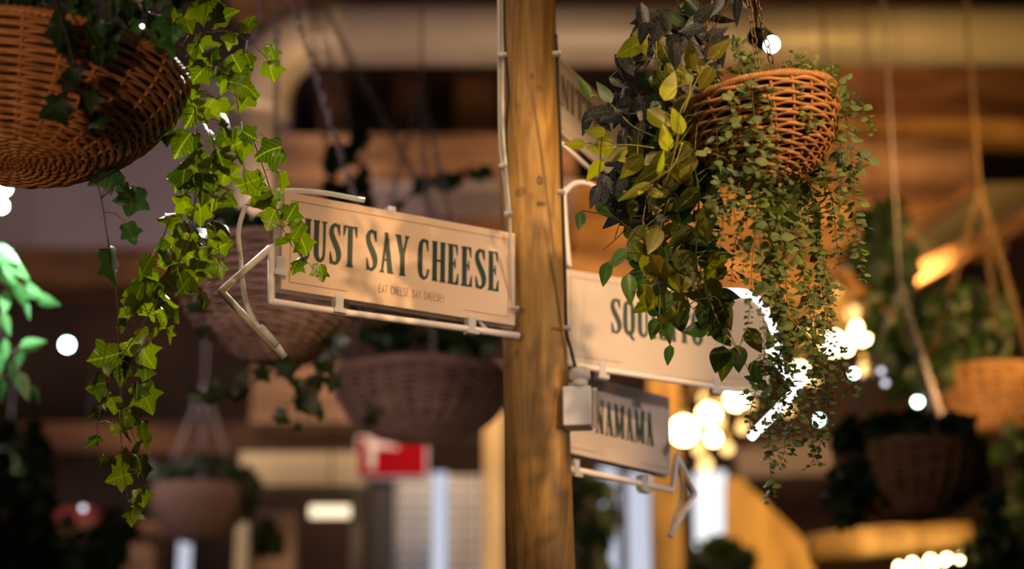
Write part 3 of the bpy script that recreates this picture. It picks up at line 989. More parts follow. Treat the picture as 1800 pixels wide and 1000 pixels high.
SANS = {
 'E': (.5, [[(.4, 1), (.05, 1), (.05, 0), (.4, 0)], [(.05, .52), (.34, .52)]]), 'A': (.5, [[(0, 0), (.2, 1), (.4, 0)], [(.08, .35), (.33, .35)]]),
 'T': (.5, [[(0, 1), (.4, 1)], [(.2, 1), (.2, 0)]]), 'C': (.5, [[(.4, .8), (.3, 1), (.12, 1), (.03, .8), (.03, .2), (.12, 0), (.3, 0), (.4, .2)]]),
 'H': (.5, [[(.03, 0), (.03, 1)], [(.38, 0), (.38, 1)], [(.03, .52), (.38, .52)]]), 'S': (.5, [[(.38, .82), (.3, 1), (.1, 1), (.03, .8), (.06, .62), (.34, .4), (.38, .2), (.3, 0), (.1, 0), (.02, .18)]]),
 'Y': (.5, [[(0, 1), (.2, .5), (.4, 1)], [(.2, .5), (.2, 0)]]), '!': (.3, [[(.1, 1), (.1, .3)], [(.1, .1), (.1, 0)]]),
}
def strip(mb, pts, ws, put, ztop):
    """flat raised stroke with a width at every point"""
    n = len(pts)
    vs_ = []
    for i in range(n):
        a = pts[max(0, i - 1)]; b = pts[min(n - 1, i + 1)]
        dx, dy = b[0] - a[0], b[1] - a[1]
        l = sqrt(dx * dx + dy * dy) or 1
        nx, ny = -dy / l, dx / l
        if n == 2 and abs(dx) > .01 and abs(dy) > .5:      # slanted stems keep level ends
            nx, ny = 1.0, 0.0
        w = ws[i] * (1.32 if ws[i] > .04 and not ws[i] == .085 else 1) / 2
        vs_.append(put(pts[i][0] + nx * w, pts[i][1] + ny * w, ztop))
        vs_.append(put(pts[i][0] - nx * w, pts[i][1] - ny * w, ztop))
    mb.add(vs_, [(2 * i, 2 * i + 1, 2 * i + 3, 2 * i + 2) for i in range(n - 1)])
def sm2(pts, n=5):
    q = smooth_path([Vector(p) for p in pts], n)
    return q
def text_width(s, sp):
    return sum((G[c][0] + .045) if c != ' ' else sp for c in s)
def serif_text(s, put, x0, y0, h, width, sp=.20):
    mb = MB()
    k = width / (text_width(s, sp) * h)
    x = 0
    for c in s:
        if c == ' ':
            x += sp; continue
        w, parts = G[c]
        zz = .0014
        for p in parts:
            zz += .00003
            f = lambda a, b, z: put(x0 + (x + a) * h * k, y0 + b * h, z)
            if p[0] == 's':
                pts = [Vector(q) for q in p[1]]
                if len(pts) > 2:
                    q = sm2(pts)
                else:
                    q = pts
                strip(mb, [(v.x, v.y) for v in q], [v.z for v in q], f, zz)
            else:
                mb.add([f(a, b, zz) for a, b in p[1]], [tuple(range(len(p[1])))])
        x += w + .045
    return mb
def sans_text(s, put, x0, y0, h, width):
    mb = MB()
    tw = sum(SANS[c][0] + .14 if c != ' ' else .5 for c in s)
    k = width / (tw * h)
    x = 0
    for c in s:
        if c == ' ':
            x += .5; continue
        w, parts = SANS[c]
        for p in parts:
            strip(mb, p, [.085] * len(p), lambda a, b, z: put(x0 + (x + a) * h * k, y0 + b * h, z), .0014)
        x += w + .14
    return mb
def line(mb, put, a, b, w=.0009):
    dx, dy = b[0] - a[0], b[1] - a[1]
    l = sqrt(dx * dx + dy * dy)
    nx, ny = -dy / l * w / 2, dx / l * w / 2
    mb.add([put(a[0] + nx, a[1] + ny, .0013), put(a[0] - nx, a[1] - ny, .0013), put(b[0] - nx, b[1] - ny, .0013), put(b[0] + nx, b[1] + ny, .0013)], [(0, 1, 2, 3)])

class Plate:
    """a sign's own frame: u along the board (m), v up (m), w out towards the viewer (m)"""
    def __init__(s, anchor, ang, ulen, h, right=True):
        s.a = Vector(anchor)       # lower-left corner
        s.u = Vector((cos(radians(ang)), sin(radians(ang)), 0))
        s.n = Vector((s.u.y, -s.u.x, 0))
        s.L, s.h = ulen, h
    def put(s, u, v, w=0):
        return s.a + s.u * u + Vector((0, 0, v)) + s.n * w
    def hit(s, px, py, w=0):
        """(u, v) where the line of sight of a pixel meets the board's plane"""
        d = RX * ((px - 900) / F) + UP * ((500 - py) / F) + FW
        o = s.a + s.n * w
        t = (o - CAM).dot(s.n) / d.dot(s.n)
        p = CAM + d * t - o
        return p.dot(s.u), p.z
def sign_board(pl, parent, mat, th=.006, name='board'):
    mb = MB()
    R_ = Matrix((pl.u, pl.n * 1.0, Vector((0, 0, 1)))).transposed()
    mb.box((0, -th, 0), (pl.L, 0.0, pl.h), R_, pl.a)
    return mb.build(name, mat, parent, False)
def back_panel(pl, parent, m, gap=.02, th=.004):
    mb = MB()
    R_ = Matrix((pl.u, pl.n, Vector((0, 0, 1)))).transposed()
    mb.box((-m, -gap - th, -m * .3), (pl.L + m * .5, -gap, pl.h + m * .3), R_, pl.a)
    return mb.build('clear_back_panel', M['acrylic'], parent, False)
def border(pl, parent, ins, gapa, gapb, mat):
    mb = MB()
    L, h, p = pl.L, pl.h, pl.put
    line(mb, p, (ins, ins), (ins, h - ins)); line(mb, p, (ins, h - ins), (L - ins, h - ins)); line(mb, p, (L - ins, h - ins), (L - ins, ins))
    line(mb, p, (ins, ins), (gapa * L, ins)); line(mb, p, (gapb * L, ins), (L - ins, ins))
    mb.build('border_line', mat, parent, False)
def clip_at(pl, parent, u, v, back=0.0):
    mb = MB()
    R_ = Matrix((pl.u, pl.n, Vector((0, 0, 1)))).transposed()
    mb.box((u - .009, -.018 + back, v - .028), (u + .009, .004 + back, v + .006), R_, pl.a)
    mb.box((u - .014, -.010 + back, v - .036), (u + .014, .010 + back, v - .026), R_, pl.a)
    mb.build('tube_clip', M['clip'], parent, False)
def tube_on(pl, parent, pix, r, mat, name, w=0.0, smooth=False, n=10):
    pts = [pl.put(*pl.hit(x, y, w), w) for x, y in pix]
    if smooth: pts = smooth_path(pts, 7)
    else:
        q = []
        for i, p in enumerate(pts):                      # tight mitres
            if 0 < i < len(pts) - 1:
                q += [p.lerp(pts[i - 1], min(.3, .006 / max(.001, (p - pts[i - 1]).length))), p, p.lerp(pts[i + 1], min(.3, .006 / max(.001, (p - pts[i + 1]).length)))]
            else: q.append(p)
        pts = q
    mb = MB(); mb.tube(pts, r, n)
    return mb.build(name, M[mat], parent)

# JUST SAY CHEESE
a_ = 30.0
tr_ = P(905, 572, 4.40)
L1 = .560; H1 = .214
u_ = Vector((cos(radians(a_)), sin(radians(a_)), 0))
pl1 = Plate(tr_ - u_ * L1, a_, L1, H1)
s1 = thing('sign', 'cream market sign reading JUST SAY CHEESE with green letters, left of the post', 'sign', tr_)
sign_board(pl1, s1, M['board'])
back_panel(pl1, s1, .014)
border(pl1, s1, .017, .27, .77, M['brownink'])
serif_text('JUST SAY CHEESE', pl1.put, .040, H1 * .335, H1 * .425, L1 * .865).build('lettering', M['ink'], s1, False)
sans_text('EAT CHEESE SAY CHEESE!', pl1.put, L1 * .40, H1 * .125, H1 * .078, L1 * .285).build('small_lettering', M['greyink'], s1, False)
tube_on(pl1, s1, [(912, 590), (850, 582), (700, 562), (560, 543), (477, 530), (477, 434), (388, 512), (500, 628)], .0076, 'neon', 'arrow_tube', -.004)
tube_on(pl1, s1, [(486, 608), (500, 628)], .0084, 'clip', 'tube_end_cap', -.004)
tube_on(pl1, s1, [(640, 352), (560, 338), (480, 336), (440, 352), (420, 400), (422, 450), (430, 520), (446, 562), (466, 588)], .0050, 'cablewhite', 'feed_cable', -.018, True)
mbp = tube_on(pl1, s1, [(456, 574), (486, 606)], .0085, 'clip', 'cable_plug', .004)
clip_at(pl1, s1, *pl1.hit(596, 522)); clip_at(pl1, s1, *pl1.hit(829, 560)); clip_at(pl1, s1, pl1.hit(696, 372)[0], pl1.h + .012, -.022)
clip_at(pl1, s1, *pl1.hit(492, 456))
tube_on(pl1, s1, [(908, 590), (862, 582), (842, 562), (846, 546), (868, 540), (905, 548)], .004, 'clip', 'wire_loop', -.01, True)

# SQUISITO
a_ = 28.0
an = P(992, 636, 4.52)
pl2 = Plate(an, a_, .560, .222)
s2 = thing('sign', 'cream market sign reading SQUISITO, right of the post behind the leaves', 'sign', an)
sign_board(pl2, s2, M['board2'])
back_panel(pl2, s2, .012)
border(pl2, s2, .017, .27, .77, M['greyink'])
u0 = pl2.hit(1073, 560)[0]; u1 = pl2.hit(1238, 560)[0]
serif_text('SQUISITO', pl2.put, u0, .222 * .385, .222 * .375, u1 - u0).build('lettering', M['ink'], s2, False)
u0 = pl2.hit(1118, 625)[0]; u1 = pl2.hit(1212, 625)[0]
tube_on(pl2, s2, [(998, 640), (1060, 650), (1180, 668), (1300, 686)], .0070, 'neon', 'arrow_tube', -.004)
tube_on(pl2, s2, [(1268, 514), (1310, 516), (1336, 532), (1354, 562), (1366, 600), (1368, 622)], .0085, 'litneon', 'lit_loop', -.002, True)
tube_on(pl2, s2, [(1352, 612), (1402, 684), (1320, 768)], .0100, 'litneon', 'lit_arrowhead', -.004)
tube_on(pl2, s2, [(1300, 686), (1345, 692), (1352, 612)], .0052, 'neon', 'arrow_corner', -.004)
clip_at(pl2, s2, *pl2.hit(1058, 640)); clip_at(pl2, s2, *pl2.hit(1258, 668))
tube_on(pl2, s2, [(986, 345), (1010, 322), (1040, 325), (1060, 345)], .006, 'neon', 'feed_loop', -.02, True)
tube_on(pl2, s2, [(990, 330), (994, 400), (1000, 470)], .0065, 'neon', 'riser_tube', -.02, True)

# NAMAMA sign
a_ = 46.0
an = P(990, 793, 4.60)
u_ = Vector((cos(radians(a_)), sin(radians(a_)), 0))
tmp = Plate(an, a_, 1, 1)
L3 = tmp.hit(1180, 835)[0]; 
pl3 = Plate(an, a_, L3, .196)
s3 = thing('sign', 'lower cream market sign with letters NAMAMA, partly hidden by the white box', 'sign', an)
sign_board(pl3, s3, M['board2'])
back_panel(pl3, s3, .01)
border(pl3, s3, .014, .30, .72, M['greyink'])
u0 = pl3.hit(1046, 735)[0]; u1 = pl3.hit(1150, 750)[0]
serif_text('NAMAMA', pl3.put, u0, .062, .082, u1 - u0).build('lettering', M['ink'], s3, False)
tube_on(pl3, s3, [(1002, 824), (1090, 842), (1182, 862), (1190, 800), (1222, 868), (1178, 942)], .0072, 'neon', 'arrow_tube', -.004)
tube_on(pl3, s3, [(1190, 810), (1196, 870), (1180, 930)], .0035, 'cablewhite', 'feed_cable', -.02, True)
clip_at(pl3, s3, *pl3.hit(1012, 812)); clip_at(pl3, s3, *pl3.hit(1132, 840))

# upper sign turned away
a_ = 66.0
an = P(980, 228, 4.56)
pl4 = Plate(an, a_, .52, .186)
s4 = thing('sign', 'upper cream market sign turned steeply away, between post and leaves', 'sign', an)
sign_board(pl4, s4, M['board2'])
border(pl4, s4, .014, .30, .72, M['greyink'])
serif_text('NITTIM', pl4.put, .02, .070, .075, .30).build('lettering', M['greyink'], s4, False)
tube_on(pl4, s4, [(984, 250), (1020, 282), (1060, 318)], .0058, 'neon', 'arrow_tube', -.004)

# white junction box
c = P(1019, 718, 4.42)
jb = thing('junction_box', 'small white plastic box with a round cap hanging on the right of the post', 'box', c)
mb = MB()
R_ = Matrix.Rotation(radians(-6), 3, 'Z')
mb.box((-.036, -.03, -.045), (.028, .03, .045), R_, c)
b1 = mb.build('housing', M['whiteplastic'], jb, False)
bv = b1.modifiers.new('b', 'BEVEL'); bv.width = .004; bv.segments = 3
mb = MB()
cc = P(1019, 678, 4.42)
mb.tube([cc + Vector((0, 0, -.005)), cc + Vector((0, 0, .012))], .019, 18)
mb.tube([cc + Vector((0, 0, .012)), cc + Vector((0, 0, .016)), cc + Vector((0, 0, .034)), cc + Vector((0, 0, .042))], [.016, .024, .024, .012], 18)
mb.build('screw_cap', M['clip'], jb)
mb = MB()
mb.box((.030, -.020, -.040), (.040, .022, .042), Matrix.Rotation(radians(-6), 3, 'Z'), c)
mb.build('clear_side_cover', M['acrylic'], jb, False)

#@@PLANTS
# ------------------------------------------------------------------ left basket with ivy
DL = 3.72
cl = P(38, 140, DL)
RL = 288 / F * DL
bl, Mx = hanging_basket('large dark wicker hanging basket at the upper left, trailing ivy', cl, RL, RL * .535, 31, 26, .0041, 'wick_l', 0.0, .40,
                        apex=cl + Vector((0, 0, .75)), attach=(-100, 25, 150), seed=4, link=.026, wire=.0018, power=1.55, bowl=.72)
ivy = thing('ivy_plant', 'trailing ivy with lit yellow-green leaves in the large left basket', 'plant', cl, 'trailing ivy plants')
DI = 3.80
ivy_strand(ivy, [(250, 40, -.1), (300, 60, -.05), (345, 60), (400, 55), (440, 75), (478, 112)],
    [(378, 22, 50, 40), (396, 30, 55, 120), (437, 42, 42, 160), (405, 73, 38, -20), (438, 108, 36, 20), (478, 94, 36, 20), (476, 124, 38, 10), (343, 12, 62, -60), (300, 26, 42, 0), (330, 45, 45, 30)], DI, seed=1)
ivy_strand(ivy, [(300, 60, -.1), (345, 110), (400, 130), (420, 200), (425, 280), (450, 330), (478, 330)],
    [(336, 80, 52, -20), (360, 95, 58, 30), (350, 130, 46, -40), (395, 126, 42, 60), (390, 150, 34, 0), (434, 152, 74, 70), (430, 178, 60, -30), (406, 224, 62, 20),
     (413, 255, 66, -60), (385, 196, 52, 10), (469, 266, 58, -70), (434, 322, 60, -70), (442, 240, 40, 60), (372, 100, 40, 0), (415, 110, 40, 30)], DI, seed=2)
ivy_strand(ivy, [(310, 90, -.08), (335, 150), (345, 220), (350, 290), (345, 350), (320, 430), (290, 500)],
    [(336, 206, 62, -20), (294, 241, 50, 10), (322, 252, 58, -30), (325, 280, 64, -70), (311, 308, 62, -20), (350, 297, 62, 20), (357, 332, 60, 0), (321, 325, 66, -10),
     (295, 385, 54, -80), (327, 365, 52, 20), (340, 410, 60, 30), (321, 430, 52, -20), (288, 462, 48, -60), (334, 450, 58, 60), (315, 482, 46, 20), (324, 500, 50, -30), (370, 300, 50, 30),
     (300, 200, 44, -40), (345, 175, 50, 30), (372, 240, 55, 20), (340, 260, 50, 0), (365, 190, 50, -30)], DI, seed=3)
ivy_strand(ivy, [(330, 130), (365, 220), (385, 300), (375, 380), (385, 450), (370, 530)],
    [(388, 283, 52, 20), (395, 308, 54, -20), (366, 417, 52, 30), (386, 436, 52, -60), (392, 395, 46, 60), (360, 528, 50, 10), (375, 350, 56, -20), (400, 345, 50, 50),
     (352, 380, 50, 0), (385, 470, 45, 20), (345, 480, 50, -10), (360, 450, 45, 50), (398, 250, 50, 0)], DI, seed=4)
ivy_strand(ivy, [(345, 330), (330, 430), (285, 510), (245, 580), (205, 640), (183, 700), (170, 760), (180, 812)],
    [(220, 576, 40, -20), (185, 628, 58, -75), (165, 677, 50, -75), (167, 725, 42, -60), (163, 778, 36, -60), (177, 815, 32, -20), (203, 757, 26, 20), (200, 712, 34, 0),
     (295, 590, 34, 10), (300, 550, 46, 40), (253, 596, 46, 20), (222, 552, 30, 0)], DI - .03, seed=5)
ivy_strand(ivy, [(190, 420), (205, 520), (208, 600), (212, 700), (214, 800), (222, 860), (232, 905)],
    [(256, 625, 62, 30), (220, 654, 62, -20), (256, 658, 34, 10), (259, 706, 74, 20), (212, 750, 66, 10), (252, 768, 62, 10), (222, 808, 38, 20), (247, 823, 48, 20),
     (207, 840, 52, -70), (250, 875, 36, 10), (232, 907, 40, -10), (240, 690, 40, 0), (235, 735, 40, 30), (230, 620, 50, 30), (232, 790, 36, -20)], DI, seed=6)
ivy_strand(ivy, [(300, 380), (275, 450), (250, 510), (262, 560)],
    [(253, 475, 62, -30), (243, 515, 72, -20), (272, 540, 76, 10), (288, 527, 52, 50), (230, 540, 50, -30), (262, 505, 60, 20), (300, 500, 45, 40), (300, 440, 50, -10), (275, 575, 50, 0)], DI, seed=7)
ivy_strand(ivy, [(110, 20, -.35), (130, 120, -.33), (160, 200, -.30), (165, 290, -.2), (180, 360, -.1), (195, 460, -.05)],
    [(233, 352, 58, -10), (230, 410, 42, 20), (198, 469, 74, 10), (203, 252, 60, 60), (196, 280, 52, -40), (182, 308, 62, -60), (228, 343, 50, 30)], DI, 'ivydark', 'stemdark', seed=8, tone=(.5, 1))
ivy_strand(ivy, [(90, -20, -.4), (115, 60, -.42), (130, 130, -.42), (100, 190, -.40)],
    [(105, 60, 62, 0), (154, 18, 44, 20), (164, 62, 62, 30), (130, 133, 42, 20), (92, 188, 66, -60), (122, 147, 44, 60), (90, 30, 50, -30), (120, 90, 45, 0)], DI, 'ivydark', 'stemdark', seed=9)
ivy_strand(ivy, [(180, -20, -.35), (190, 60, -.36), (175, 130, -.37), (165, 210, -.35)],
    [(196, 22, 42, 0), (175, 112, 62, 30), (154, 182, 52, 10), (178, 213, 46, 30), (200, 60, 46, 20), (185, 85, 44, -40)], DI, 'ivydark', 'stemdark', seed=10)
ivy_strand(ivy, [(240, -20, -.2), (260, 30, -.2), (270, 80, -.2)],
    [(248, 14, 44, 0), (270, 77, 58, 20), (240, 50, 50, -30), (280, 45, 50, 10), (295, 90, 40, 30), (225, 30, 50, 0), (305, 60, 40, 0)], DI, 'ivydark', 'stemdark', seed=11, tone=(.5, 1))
ivy_strand(ivy, [(440, 230), (465, 300), (480, 350), (497, 400), (520, 440), (565, 482)],
    [(439, 328, 58, -70), (496, 322, 46, 0), (454, 363, 66, -70), (475, 388, 56, -20), (514, 370, 48, 150), (523, 407, 44, -30), (500, 430, 46, -70), (535, 433, 42, 20), (519, 463, 38, -40), (565, 479, 38, 10),
     (490, 295, 46, 0), (480, 350, 40, 30)], 3.92, seed=12, tone=(.2, .7))
# top of the ivy inside the basket
for s, px in enumerate([[(0, 0), (60, -30)], [(60, 10), (140, -20)], [(150, 0), (240, -40)], [(230, 10), (320, -20)]]):
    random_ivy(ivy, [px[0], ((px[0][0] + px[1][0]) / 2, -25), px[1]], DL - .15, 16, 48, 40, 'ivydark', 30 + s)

# tiny lamp of the string in the left basket
led('tiny white string bulb on the rim of the large left basket', 250, 46, 3, 3.45, 'led')

# ------------------------------------------------------------------ right basket
DR = 3.88
cr = P(1336, 186, DR)
RR = 134 / F * DR
apexR = P(1293, -157, DR)
br, MxR = hanging_basket('honey-coloured wicker hanging basket at the upper right, trailing eucalyptus', cr, RR, RR * 1.04, 20, 22, .0040, 'wick_r', radians(-8), .34,
                         apex=apexR, attach=(-97, 62, 170), seed=11, link=.020, wire=.0013, power=1.9, bowl=.72)
euc = thing('eucalyptus_plant', 'trailing eucalyptus with small round grey-green leaves in the right basket', 'plant', cr)
def euc_strand(px, dep, seed, step=9.5, size=17, mat='euc', sw=1.0, tone=(.1, .9)):
    rnd = random.Random(seed)
    pts = [P(p[0], p[1], dep + (p[2] if len(p) > 2 else 0)) for p in px]
    def fn(path, mb, lm):
        st = step / F * dep
        L = 0
        nxt = st * rnd.random()
        Ltot = sum((b - a).length for a, b in zip(path, path[1:]))
        for a, b in zip(path, path[1:]):
            seg = (b - a).length
            while nxt <= L + seg:
                q = (nxt - L) / seg
                p = a.lerp(b, q)
                f = nxt / Ltot
                d = (b - a).normalized()
                az = rnd.uniform(0, 2 * pi)
                e1 = d.orthogonal().normalized(); e2 = d.cross(e1)
                sz = size / F * dep * (1.05 - .5 * f) * rnd.uniform(.6, 1.2)
                tn = rnd.uniform(*tone)
                # side twig now and then
                tw = rnd.random() < .22
                for k in (0, 1):
                    out = (e1 * cos(az + k * pi) + e2 * sin(az + k * pi))
                    tip = (out + d * rnd.uniform(-.1, .8)).normalized()
                    b0 = p + out * .003
                    if tw:
                        b0 = p + tip * sz * rnd.uniform(.6, 1.6)
                        mb.tube([p, b0], .0006, 4)
                        leaf_round(lm, p.lerp(b0, .5), (tip + out * .6).normalized(), rnd_normal(rnd, .9), sz * .8, rnd, tn)
                    leaf_round(lm, b0, tip, (rnd_normal(rnd, .7) * .7 - d * .5 + Vector((0, 0, .4))), sz * rnd.uniform(.8, 1.15), rnd, max(0, min(1, tn + rnd.uniform(-.15, .15))))
                nxt += st * rnd.uniform(.75, 1.3)
            L += seg
    return vine(euc, pts, fn, M['stem'], M[mat], .0011 * sw)
DF = DR - .16
EU = [
 ([(1448, 150, .0), (1480, 160), (1510, 178), (1530, 215), (1532, 238)], DR, 15),
 ([(1455, 165), (1482, 190), (1495, 260), (1500, 330), (1505, 400), (1518, 495)], DR, 18),
 ([(1460, 180), (1474, 230), (1480, 300), (1476, 370), (1494, 430)], DR - .03, 17),
 ([(1300, 150), (1285, 200), (1288, 270), (1280, 340), (1270, 400), (1262, 450)], DF, 16),
 ([(1318, 130), (1325, 200), (1322, 280), (1330, 360), (1338, 450), (1342, 560), (1345, 660), (1352, 760), (1356, 882)], DF, 17),
 ([(1350, 240), (1345, 320), (1330, 400), (1322, 460), (1318, 540), (1310, 600)], DF, 15),
 ([(1370, 320, .1), (1372, 400), (1380, 480), (1386, 560), (1392, 640), (1398, 720), (1392, 800)], DR - .1, 19),
 ([(1385, 320, .1), (1395, 400), (1410, 470), (1425, 560), (1430, 640), (1425, 720), (1432, 820)], DR - .05, 17),
 ([(1400, 320, .1), (1420, 380), (1440, 450), (1455, 520), (1450, 600)], DR, 17),
 ([(1420, 310, .1), (1440, 400), (1440, 470), (1455, 560), (1475, 630), (1505, 700)], DR, 15),
 ([(1360, 330, .1), (1352, 420), (1358, 520), (1372, 600), (1365, 690), (1380, 780), (1368, 820)], DR - .08, 18),
 ([(1330, 330, .05), (1300, 400), (1290, 440), (1285, 500)], DR - .05, 15),
 ([(1440, 290, .1), (1462, 350), (1470, 420), (1476, 470)], DR + .03, 15),
 ([(1346, 150), (1356, 220), (1368, 300), (1376, 340)], DF, 15),
 ([(1395, 560), (1440, 620), (1455, 700), (1450, 760), (1430, 800)], DR, 17),
 ([(1345, 620), (1330, 680), (1318, 730), (1322, 760)], DR - .05, 15),
 ([(1300, 320), (1290, 370), (1308, 430), (1305, 480)], DF, 14),
 ([(1420, 150, -.08), (1455, 190, -.03), (1468, 205)], DR, 14),
 ([(1390, 150, -.14), (1410, 190, -.14), (1428, 230, -.13)], DR, 15),
 ([(1260, 230), (1262, 300), (1272, 370), (1262, 420)], DF, 14),
]
for i, (px, d, s) in enumerate(EU):
    euc_strand(px, d, 100 + i, 10.5 if i in (3, 4, 5, 13, 16, 19) else 8.4, s * 1.36)
    r4 = random.Random(900 + i)
    if i in (6, 7, 8, 10):
        ox = r4.uniform(-16, 16)
        q = [(p[0] + ox * min(1, k * .6) + r4.uniform(-5, 5), p[1], (p[2] if len(p) > 2 else 0)) for k, p in enumerate(px[:-1])]
        euc_strand(q, d + r4.uniform(-.04, .05), 150 + i, 7.5, s * 1.15)
# clusters on the rim
for i, (x, y) in enumerate([(1262, 140), (1300, 112), (1322, 95), (1390, 118), (1410, 108), (1436, 118), (1456, 130), (1300, 75), (1345, 128), (1250, 160), (1278, 180), (1240, 190)]):
    r3 = random.Random(700 + i)
    euc_strand([(x + r3.uniform(-12, 12), y + 26, .02), (x, y + 8), (x + r3.uniform(-14, 14), y - 12)], DR - .06 + r3.uniform(-.04, .08), 200 + i, 6, 20, tone=(.45, 1))

# dark and olive leaved plants
vein = thing('nerve_plant', 'dark plant with pale-veined leaves spilling over the left of the right basket', 'plant', P(1240, 200, DR))
oliv = thing('leafy_trailing_plant', 'trailing plant with olive and yellow-green oval leaves left of the right basket', 'plant', P(1230, 210, DR))
def oval_strand(parent, px, dep, leaves, seed, mat, stem, ratio=.55, r0=.0017, sharp=.35, jd=.05, spread=.7, tone=(.1, .9)):
    rnd = random.Random(seed)
    pts = [P(p[0], p[1], dep + (p[2] if len(p) > 2 else 0)) for p in px]
    def fn(path, mb, lm):
        for lf in leaves:
            x, y, s, ang = lf[:4]
            q, i = nearest(path, P(x, y, dep))
            dd = (q - CAM).dot(FW) + rnd.uniform(-jd, jd)
            L_ = s / F * dd
            tip = (view_dir(ang) + FW * rnd.uniform(-.4, .4)).normalized()
            base = P(x, y, dd) - tip * L_ * .5
            leaf_oval(lm, base, tip, rnd_normal(rnd, spread), L_, L_ * ratio * rnd.uniform(.85, 1.15), rnd, rnd.uniform(*tone), sharp)
            petiole(mb, path[max(0, i - rnd.randint(0, 3))], base, .0011)
    return vine(parent, pts, fn, M[stem], M[mat], r0)
def scatter(px, n, size, width, seed, amin=-90, amax=90):
    rnd = random.Random(seed)
    ls = []
    for k in range(n):
        f = rnd.random() * (len(px) - 1)
        i = min(int(f), len(px) - 2); q = f - i
        ls.append((px[i][0] * (1 - q) + px[i + 1][0] * q + rnd.uniform(-width, width), px[i][1] * (1 - q) + px[i + 1][1] * q + rnd.uniform(-width, width) * .7,
                   size * rnd.uniform(.7, 1.2), rnd.uniform(amin, amax)))
    return ls
# nerve plant stems
NV = [
 ([(1250, 190), (1200, 120), (1160, 60), (1140, 30)], 22, 58, 34),
 ([(1250, 170), (1240, 90), (1260, 40), (1275, 15)], 16, 60, 30),
 ([(1240, 190), (1170, 160), (1110, 180), (1060, 200)], 22, 58, 30),
 ([(1230, 200), (1160, 200), (1120, 260), (1090, 330), (1050, 370)], 26, 58, 36),
 ([(1220, 210), (1160, 250), (1130, 330), (1100, 400), (1060, 440)], 24, 56, 34),
 ([(1220, 200), (1190, 260), (1170, 340), (1140, 400)], 20, 55, 34),
 ([(1240, 120), (1190, 90), (1120, 90), (1110, 140)], 18, 55, 26),
]
for i, (px, n, sz, w) in enumerate(NV):
    oval_strand(vein, px, DR + .03, scatter(px, n, sz, w, 300 + i), 310 + i, 'nerve', 'stemdark', .42, sharp=.4)
# deep green filler
DG = [
 ([(1230, 200), (1190, 280), (1170, 380), (1150, 470), (1170, 560)], 26, 58, 34),
 ([(1220, 230), (1230, 330), (1225, 400), (1240, 480), (1260, 560)], 26, 60, 34),
 ([(1200, 120), (1150, 200), (1120, 300), (1080, 420)], 22, 55, 34),
 ([(1240, 60), (1200, 30), (1190, 0)], 12, 50, 30),
]
for i, (px, n, sz, w) in enumerate(DG):
    oval_strand(oliv, px, DR + .06, scatter(px, n, sz, w, 400 + i), 410 + i, 'deep', 'stemdark', .6, tone=(0, .8))
OL = [
 ([(1240, 190), (1190, 240), (1180, 330), (1160, 420), (1190, 500), (1230, 560)], 26, 56, 38),
 ([(1230, 200), (1150, 320), (1130, 400), (1150, 460), (1160, 560)], 20, 52, 30),
 ([(1220, 280), (1230, 380), (1225, 470), (1270, 560), (1310, 640)], 22, 55, 34),
 ([(1225, 130), (1170, 140), (1140, 60), (1120, 80)], 10, 50, 28),
 ([(1180, 300), (1100, 280), (1060, 260)], 8, 55, 24),
]
for i, (px, n, sz, w) in enumerate(OL):
    oval_strand(oliv, px, DR - .06, scatter(px, n, sz, w, 500 + i, -70, 70), 510 + i, 'olive', 'stemgreen', .6, tone=(.0, .8))
# leaves that can be told apart
oval_strand(oliv, [(1215, 140), (1210, 170), (1195, 200), (1190, 250), (1180, 290), (1170, 320)], DR - .2,
    [(1178, 150, 58, 160), (1190, 212, 52, 200), (1170, 242, 50, 190)], 601, 'bright', 'stemgreen', .56, jd=.01, spread=.3, tone=(.3, 1))
oval_strand(oliv, [(1200, 250), (1185, 290), (1160, 310), (1120, 335)], DR - .2,
    [(1115, 337, 66, -60), (1163, 288, 50, 170)], 602, 'bright', 'stemgreen', .30, jd=.01, spread=.3, tone=(0, .4))
oval_strand(oliv, [(1150, 240), (1110, 220), (1070, 180), (1040, 165)], DR - .05,
    [(1027, 153, 42, -150), (1062, 160, 50, -150)], 603, 'deep', 'stemgreen', .5, jd=.01, spread=.2, tone=(.9, 1))
oval_strand(oliv, [(1150, 260), (1110, 255), (1070, 255), (1030, 252)], DR - .1,
    [(1045, 230, 44, -100), (1055, 260, 52, -95), (1010, 253, 40, -90), (1085, 270, 50, -50), (1045, 300, 50, -40), (1062, 240, 40, 60)], 604, 'olive', 'stemgreen', .5, jd=.02, spread=.3, tone=(.5, 1))
oval_strand(vein, [(1120, 200), (1080, 200), (1050, 200)], DR - .12,
    [(1055, 198, 50, -80), (1075, 205, 48, -70), (1045, 345, 46, -20)], 605, 'nerve', 'stemdark', .55, jd=.01, spread=.2, tone=(0, .4))
oval_strand(vein, [(1240, 110), (1250, 60), (1255, 30)], DR - .15,
    [(1240, 24, 55, 130), (1258, 58, 50, 120), (1215, 52, 48, -80), (1186, 98, 50, 0), (1152, 60, 45, -20), (1130, 60, 44, -10), (1172, 38, 40, 20)], 606, 'nerve', 'stemdark', .5, jd=.02, spread=.3, tone=(.5, 1))
oval_strand(oliv, [(1130, 420), (1150, 470), (1165, 540), (1170, 580)], DR - .08,
    [(1150, 505, 52, -80), (1130, 510, 48, 0), (1172, 530, 46, 0), (1065, 483, 46, -8), (1020, 388, 36, -10), (1148, 580, 42, -10), (1175, 585, 44, 10), (1176, 625, 40, -5), (1108, 508, 58, 5), (1085, 455, 50, -40)], 607, 'deep', 'stemdark', .55, jd=.02, spread=.3, tone=(.6, 1))
